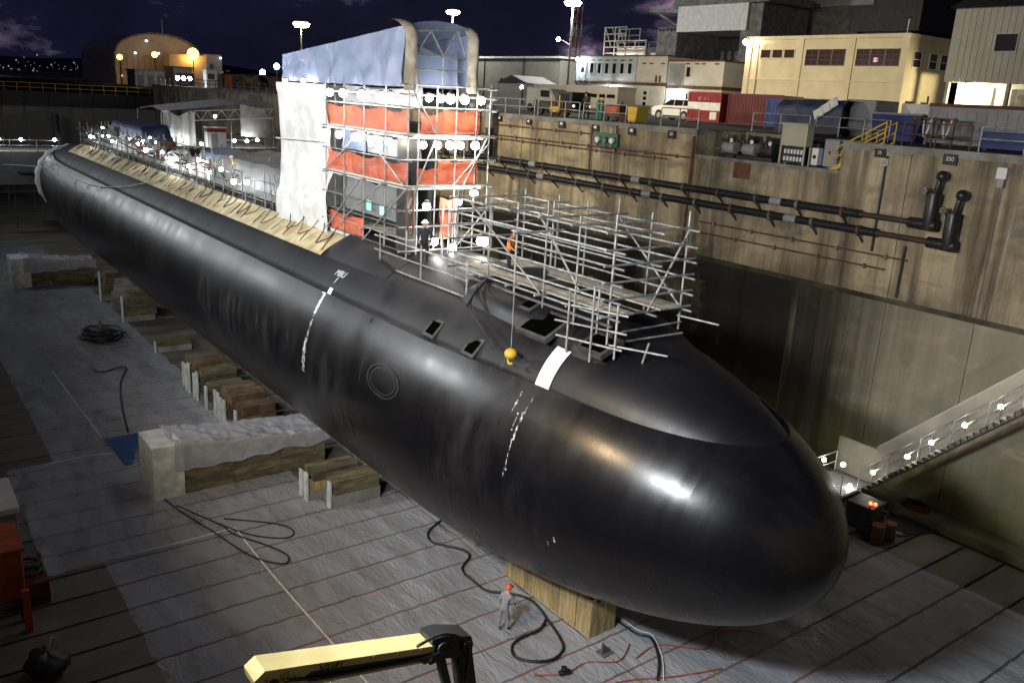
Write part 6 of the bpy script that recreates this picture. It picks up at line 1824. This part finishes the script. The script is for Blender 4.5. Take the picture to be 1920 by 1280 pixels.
box('base', MT['dark'], (50.8, 27.4, PZ), (52.6, 30, 17.4), wm); box('cab', MT['white'], (50.9, 27.6, 17.4), (52.4, 29.6, 18.45), wm, 0, 'bbox')
rod('cab_pipe', MT['oldsteel'], (51.2, 28.2, 18.4), (51.2, 28.2, 18.9), .06, wm)
# white car
car = thing('white_car', 'white sport utility vehicle parked nose to the offices', 'car', (59, 55, PZ))
X0_, X1_, Y0_, Y1_ = 57.6, 59.45, 52.4, 57.2
zb = PZ + .32
side = [(Y0_, zb + .1), (Y0_ - .0, zb + .72), (Y0_ + .12, zb + .98), (Y1_ - 1.15, zb + .92), (Y1_ - .15, zb + .74), (Y1_, zb + .55), (Y1_, zb + .08), (Y1_ - .2, zb - .02), (Y0_ + .2, zb - .02)]
prism('body', MT['carpaint'], side, 'X', X0_, X1_, car, .05, False)
def cabin(m, off, name, par):
    top = [(Y0_ + .25, PZ + 1.74), (Y1_ - 2.15, PZ + 1.76)]
    lo = [(Y0_ + .05, zb + .93), (Y1_ - 1.3, zb + .9)]
    i = .22
    vs = [(X0_ + .03 - off, lo[0][0] - off, lo[0][1]), (X1_ - .03 + off, lo[0][0] - off, lo[0][1]), (X1_ - .03 + off, lo[1][0] + off, lo[1][1]), (X0_ + .03 - off, lo[1][0] + off, lo[1][1]),
          (X0_ + i - off, top[0][0] - off, top[0][1]), (X1_ - i + off, top[0][0] - off, top[0][1]), (X1_ - i + off, top[1][0] + off, top[1][1]), (X0_ + i - off, top[1][0] + off, top[1][1])]
    return mesh(name, vs, [(3, 2, 1, 0), (4, 5, 6, 7), (0, 1, 5, 4), (1, 2, 6, 5), (2, 3, 7, 6), (3, 0, 4, 7)], m, par)
gl_ = cabin(MT['glass'], 0, 'window_glass', car)
box('roof', MT['carpaint'], (X0_ + .2, Y0_ + .2, PZ + 1.72), (X1_ - .2, Y1_ - 2.1, PZ + 1.80), car)
for (ya, yb) in ((Y0_ + .05, Y0_ + .25), (Y0_ + 1.05, Y0_ + 1.12), (Y0_ + 2.1, Y0_ + 2.17)):
    for s, x in ((0, X0_), (1, X1_)):
        xi = x + (.2 if s == 0 else -.2)
        bar('pillar', MT['carpaint'], (x + (.015 if s == 0 else -.015), (ya + yb) / 2, zb + .92), (xi + (-.02 if s == 0 else .02), (ya + yb) / 2 + .05, PZ + 1.75), .05, yb - ya, car)
for s, x in ((0, X0_), (1, X1_)):
    xi = x + (.19 if s == 0 else -.19)
    bar('pillar', MT['carpaint'], (x, Y1_ - 1.3, zb + .92), (xi, Y1_ - 2.13, PZ + 1.75), .07, .07, car)
    ball('mirror', MT['carpaint'], (x + (-.1 if s == 0 else .1), Y1_ - 1.5, zb + 1.02), .1, car, (1, .7, .8))
    box('headlight', MT['white'], (x + (-.01 if s == 0 else -.35), Y1_ - .12, zb + .5), (x + (.35 if s == 0 else .01), Y1_ + .01, zb + .66), car)
    for y in (Y0_ + .85, Y1_ - .95):
        w_ = rod('wheel', MT['black'], (x + (-.02 if s == 0 else -.22), y, PZ + .37), (x + (.22 if s == 0 else .02), y, PZ + .37), .37, car, 'cyl20')
        rod('rim', MT['steel'], (x + (-.03 if s == 0 else .02), y, PZ + .37), (x + (-.02 if s == 0 else .03), y, PZ + .37), .24, w_, 'cyl20')
        rod('wheel_arch', MT['dark'], (x + (-.008 if s == 0 else .0), y, PZ + .40), (x + (.0 if s == 0 else .008), y, PZ + .40), .44, car, 'cyl20')
box('grille', MT['dark'], (X0_ + .45, Y1_ - .02, zb + .3), (X1_ - .45, Y1_ + .015, zb + .6), car)
box('sill', MT['dark'], (X0_ - .01, Y0_ + 1.3, zb - .05), (X0_, Y1_ - 1.45, zb + .08), car)
# white trailer with dark window strip
tr = thing('office_trailer', 'long white office trailer with a dark window strip', 'trailer', (66, 75, PZ))
box('body', MT['modul'], (64.0, 68.6, PZ + .45), (66.6, 82.8, 19.0), tr, 0, 'box')
box('roof', MT['white'], (63.9, 68.5, 19.0), (66.7, 82.9, 19.12), tr)
for (a, b) in ((69.0, 70.2), (70.5, 71.4), (71.8, 76.2), (79.2, 82.2)):
    w_ = box('window', MT['glass'], (63.96, a, 17.95), (64.0, b, 18.3), tr)
for y in (71, 80):
    rod('wheel', MT['black'], (64.0, y, PZ + .4), (64.4, y, PZ + .4), .4, tr, 'cyl20')
# forklift-like machines, drums and bins near the rail
tt = thing('pickup_truck', 'dark utility truck parked at the rail beside the tower', 'truck', (44, 52, PZ))
box('cab', MT['dark'], (43, 51.0, PZ + .5), (44.9, 52.8, PZ + 1.8), tt, 0, 'bbox'); box('bed', MT['dark'], (43, 52.8, PZ + .5), (44.9, 55.6, PZ + 1.1), tt, 0, 'box')
box('windscreen', MT['glass'], (42.97, 51.3, PZ + 1.15), (43.0, 52.5, PZ + 1.65), tt)
for y in (51.7, 54.8):
    rod('wheel', MT['black'], (42.95, y, PZ + .38), (43.25, y, PZ + .38), .38, tt, 'cyl20')
ball('headlamp', GL['win'], (43.2, 50.95, PZ + .8), .1, tt); ball('headlamp', GL['win'], (44.7, 50.95, PZ + .8), .1, tt)
t2 = thing('service_van', 'grey blue service van behind the guard rail', 'van', (52, 66, PZ))
prism('body', MT['grey'], [(64.0, PZ + .4), (64.0, PZ + 1.3), (64.9, PZ + 2.1), (68.4, PZ + 2.15), (68.5, PZ + .4)], 'X', 52, 53.9, t2, .05)
box('side_window', MT['glass'], (51.96, 64.9, PZ + 1.35), (52, 66.2, PZ + 1.95), t2)
for y in (65, 67.7):
    rod('wheel', MT['black'], (51.9, y, PZ + .36), (52.2, y, PZ + .36), .36, t2, 'cyl20')
yl = thing('yellow_loader', 'small yellow loader frame beside the dark truck', 'machine', (42, 48, PZ))
box('frame', MT['yellow'], (41.2, 50.2, PZ + .3), (42.4, 51.3, PZ + .7), yl, 0, 'bbox')
for y in (50.3, 51.2):
    rod('mast', MT['yellow'], (41.3, y, PZ + .3), (41.3, y, PZ + 1.5), .06, yl)
for y in (50.4, 51.1):
    rod('wheel', MT['black'], (41.2, y, PZ + .25), (41.35, y, PZ + .25), .25, yl)
box('seat', MT['black'], (41.8, 50.5, PZ + .7), (42.2, 51.0, PZ + 1.0), yl)
for (y, lab) in ((44.5, 'green gas cylinder nearest the orange generator'), (44.85, 'green gas cylinder beside the nearest one')):
    t = thing('gas_cylinder', lab, 'gas cylinder', (40.2, y, PZ))
    rod('bottle', MT['green'], (40.2, y, PZ), (40.2, y, PZ + 1.2), .15, t, 'cyl20'); ball('shoulder', MT['green'], (40.2, y, PZ + 1.2), .15, t); rod('valve', MT['yellow'], (40.2, y, PZ + 1.3), (40.2, y, PZ + 1.5), .05, t)
gn = thing('orange_generator', 'rusty orange generator on wheels behind the pier edge', 'generator', (40.6, 43.3, PZ))
box('housing', MT['rust'], (40.0, 42.6, PZ + .35), (41.0, 44.1, PZ + 1.05), gn, 0, 'bbox'); box('panel', MT['orange2'], (39.97, 42.8, PZ + .55), (40.0, 43.9, PZ + .95), gn)
for y in (42.9, 43.8):
    rod('wheel', MT['black'], (39.95, y, PZ + .22), (40.1, y, PZ + .22), .22, gn)
rod('exhaust', MT['dark'], (40.5, 42.9, PZ + 1.05), (40.5, 42.9, PZ + 1.35), .06, gn)
yb_ = thing('yellow_bin', 'bright yellow bin at the pier edge left of the white car', 'bin', (40.2, 41.1, PZ))
prism('bin_shell', MT['yellow'], [(40.75, PZ + .1), (41.45, PZ + .1), (41.55, PZ + .95), (40.65, PZ + .95)], 'X', 39.7, 40.7, yb_, .03)
box('lid', MT['yellow'], (39.65, 40.6, PZ + .95), (40.75, 41.6, PZ + 1.02), yb_)
for y in (40.85, 41.35): rod('wheel', MT['black'], (39.75, y, PZ + .1), (39.9, y, PZ + .1), .1, yb_)
rs = thing('rope_heap', 'heap of dark rope and cones between generator and yellow bin', 'rope', (40, 42.1, PZ))
for k in range(5): tube('rope', MT['rust'], [(40 + .3 * math.cos(q), 42.1 + .35 * math.sin(q), PZ + .08 + .09 * k) for q in range(8)], .05, rs, 4, 5)
for (x, y, lab, m) in ((43.5, 19.5, 'blue barrier block under the grey container', 'blue'), (43.4, 16.0, 'dark skid tank below the grey container', 'dark'), (43.8, 14.0, 'yellow machine at the right end of the grey container', 'yellow')):
    t = thing('pier_box', lab, 'box', (x, y, PZ))
    box('body', MT[m], (x - .5, y - 1.2, PZ + .08), (x + .5, y + 1.2, PZ + .85), t, 0, 'bbox')
    for yy_ in (-1, 1): box('foot', MT['dark'], (x - .45, y + yy_ - .1, PZ), (x + .45, y + yy_ + .1, PZ + .08), t)
    if m == 'yellow': box('white_sign', MT['white'], (x - .54, y - .3, PZ + .45), (x - .5, y + .5, PZ + .95), t)
rh = thing('valve_rack', 'dark rack of hoses and valves beside the stair head', 'rack', (42, 22.5, PZ))
for y in (21.6, 22.6, 23.6): rod('post', MT['rust'], (42, y, PZ), (42, y, PZ + 1.4), .05, rh)
for z in (.5, 1.3): rod('bar', MT['rust'], (42, 21.5, PZ + z), (42, 23.7, PZ + z), .05, rh)
for k in range(4): tube('hanging_hose', MT['dark' if k % 2 else 'white'], [(41.9, 21.7 + k * .5, PZ + 1.3), (41.8, 21.8 + k * .5, PZ + .6), (41.9, 22.0 + k * .5, PZ + .5), (41.95, 22.1 + k * .5, PZ + 1.2)], .05, rh, 5, 6)
# ---------------------------------------------------------------- the domed hall lit by sodium lamps
dh = thing('domed_hall', 'large hall with rounded roof lit orange by sodium lamps', 'hall', (47, 178, 15.9))
MT['hall'] = mat('hall_panels', (0.46, 0.40, 0.34), (0.38, 0.33, 0.28), 0.7, sc=0.4)
arc = [(38.6, 15.9), (38.6, 21.3)] + [(46.2 - 7.4 * math.cos(a), 21.3 + 3.6 * math.sin(a)) for a in [PI * k / 14 for k in range(15)]] + [(54.0, 21.3), (54.0, 15.9)]
prism('arched_shell', MT['hall'], arc, 'Y', 172, 200, dh)
prism('arched_rim', MT['oldsteel'], [(46.2 - 7.6 * math.cos(a), 21.3 + 3.8 * math.sin(a)) for a in [PI * k / 14 for k in range(15)]] + [(46.2 - 7.3 * math.cos(a), 21.3 + 3.5 * math.sin(a)) for a in [PI * (14 - k) / 14 for k in range(15)]], 'Y', 171.6, 172.0, dh)
box('front_annex', MT['hall'], (46.8, 167.5, 15.9), (53.4, 172, 21.6), dh)
box('side_tower', MT['hall'], (53.5, 170, 15.9), (57.0, 178, 22.0), dh)
for k in range(5):
    work = box('window', GL['win'], (39.6 + k * 1.55, 171.9, 17.2), (39.85 + k * 1.55, 172, 17.5), dh)
box('window', MT['glass'], (54.8, 169.9, 19.4), (55.4, 170, 20.4), dh)
rod('flagpole', MT['steel'], (47, 172, 24.8), (47, 172, 27.4), .07, dh)
for k in range(9): box('panel_rib', MT['hall'], (38.7 + k * 0.98, 171.85, 15.9), (38.85 + k * .98, 172, 21.2), dh)
for i, (x, y, z, w, s) in enumerate(((50.6, 166.3, 21.6, 1300, .85), (44.0, 166.5, 21.0, 60, .42), (38.2, 166.5, 20.2, 60, .40))):
    t = thing('sodium_lamp', ['blazing orange sodium lamp before the hall front', 'smaller orange sodium lamp in the middle of the hall', 'orange sodium lamp at the left corner of the hall'][i], 'lamp post', (x, y, 15.9))
    rod('pole', MT['dark'], (x, y, 15.9), (x, y, z), .1, t); ball('lens', GL['sodium'], (x, y, z + .2), s * 1.2, t)
    point_light('lamp_light', t, (x, y + .2, z - .7), w, (1, .5, .1), .3)
for i, (x, z) in enumerate(((44.0, 23.6), (42, 21.4), (46.0, 21.6), (56.6, 21.5))):
    wall_lamp('small white lamp on the domed hall, ' + ('high under the arch', 'left under the arch', 'beside the front annex', 'on the side tower')[i], (x, 171.4 if i < 3 else 169.5, z), 'win', 0, None, .25, 'small lamps on the domed hall')
for i, (x0, x1, y, h, lab) in enumerate(((36.5, 41, 150, 2.4, 'low dark hut at the dock corner'), (43.0, 46.0, 152, 3.2, 'grey control hut with rods at the dock corner'), (57, 66, 165, 2.6, 'brown pipe stack shed beside the domed hall'), (67, 82, 170, 2.2, 'long low brown store right of the domed hall'))):
    t = thing('low_hut', lab, 'hut', ((x0 + x1) / 2, y, 15.9))
    box('wall', MT['rust' if i > 1 else 'oldsteel'], (x0, y, 15.4), (x1, y + 5, 15.9 + h), t); box('roof', MT['dark'], (x0 - .2, y - .2, 15.9 + h), (x1 + .2, y + 5.2, 16.1 + h), t)
    for k in range(3): box('door', MT['dark'], (x0 + .4 + k * (x1 - x0) / 3, y - .05, 15.9), (x0 + 1.3 + k * (x1 - x0) / 3, y, 15.9 + h * .75), t)
for (x, lab) in ((60, 'large black pipe mouth nearest the domed hall'), (69, 'large black pipe mouth further right of the hall')):
    t = thing('pipe_ring', lab, 'pipe', (x, 160, 16)); vs, fs = [], []
    for k in range(24):
        a = 2 * PI * k / 24
        for rr, yy_ in ((1.7, 158), (1.35, 158), (1.35, 162), (1.7, 162)): vs.append((x + rr * math.cos(a), yy_, 17.3 + rr * math.sin(a)))
    for k in range(24):
        for j in range(4):
            p = k * 4 + j; q = ((k + 1) % 24) * 4 + j; pj = k * 4 + (j + 1) % 4; qj = ((k + 1) % 24) * 4 + (j + 1) % 4
            fs.append((p, q, qj, pj))
    mesh('pipe_wall', vs, fs, MT['dark'], t); box('saddle', MT['rust'], (x - 1, 158.5, 15.4), (x + 1, 161.5, 15.7), t)
t = thing('control_cabin', 'small white cabin with bright lamps at the dock corner', 'cabin', (45.5, 140, 16))
box('wall', MT['white'], (44.2, 139, PZ), (45.8, 140.6, 19.0), t); box('roof', MT['grey'], (44.0, 138.8, 19.0), (46, 140.8, 19.15), t); box('window', MT['glass'], (44.4, 138.96, 17.6), (45.4, 139, 18.4), t)
for i in range(3): work_lamp((40.0 + i * .9, 139.5, 17.5), 'bright lamp beside the small white corner cabin, ' + ('nearest the dock', 'middle one', 'nearest the cabin')[i], 'lamps beside the corner cabin', .3, 'bulbs')
for k in range(3):
    t = thing('pier_railing', ['far guard rail section on the pier beyond the tower', 'far guard rail section next to the white tent', 'far guard rail section at the dock corner'][k], 'railing', (38.4, 62 + 30 * k, PZ))
    for j in range(13): rod('post', MT['oldsteel'], (38.4, 57 + 29 * k + j * 2.3, PZ), (38.4, 57 + 29 * k + j * 2.3, PZ + 1.1), .05, t)
    for z in (.6, 1.1): rod('rail', MT['oldsteel'], (38.4, 57 + 29 * k, PZ + z), (38.4, 84.6 + 29 * k, PZ + z), .045, t)
# ---------------------------------------------------------------- flood light towers on the near pier
for i, (p, aim, w, col, s) in enumerate(FLOODS):
    t = thing('flood_tower', ['flood light tower on the near pier closest to the bow', 'warm flood light tower on the near pier beside the bow', 'flood light tower on the near pier amidships', 'flood light tower on the near pier towards the stern', 'flood light tower on the near pier beside the stern', 'high lamp mast standing back on the near pier'][i], 'light tower', (p[0], p[1], PZ), 'flood towers on the near pier')
    rod('mast', MT['steel'], (p[0] - .3, p[1], PZ), (p[0] - .3, p[1], p[2]), .09, t)
    box('trailer', MT['yellow'], (p[0] - 1.2, p[1] - .9, PZ + .3), (p[0] + .3, p[1] + .9, PZ + 1.0), t, 0, 'bbox')
    dirv = (V(aim) - V(p)).normalized()
    q = dirv.to_track_quat('-Z', 'Y')
    Mx = Matrix.Translation(V(p)) @ q.to_matrix().to_4x4()
    put('lamp_head', umesh('box', MT['dark']), Mx @ Matrix.Translation((0, 0, .12)) @ Matrix.Diagonal((s, s * .4, .2, 1)), t)
    if i == 5: rod('mast_foot', MT['concrete'], (p[0] - .3, p[1], PZ), (p[0] - .3, p[1], PZ + .5), .6, t)
    l = bpy.data.lights.new('flood', 'AREA'); l.spread = R(38) if i == 5 else R(180); l.shape = 'RECTANGLE'; l.size = s; l.size_y = s * .4; l.energy = w; l.color = col
    put('flood', l, Mx, t)
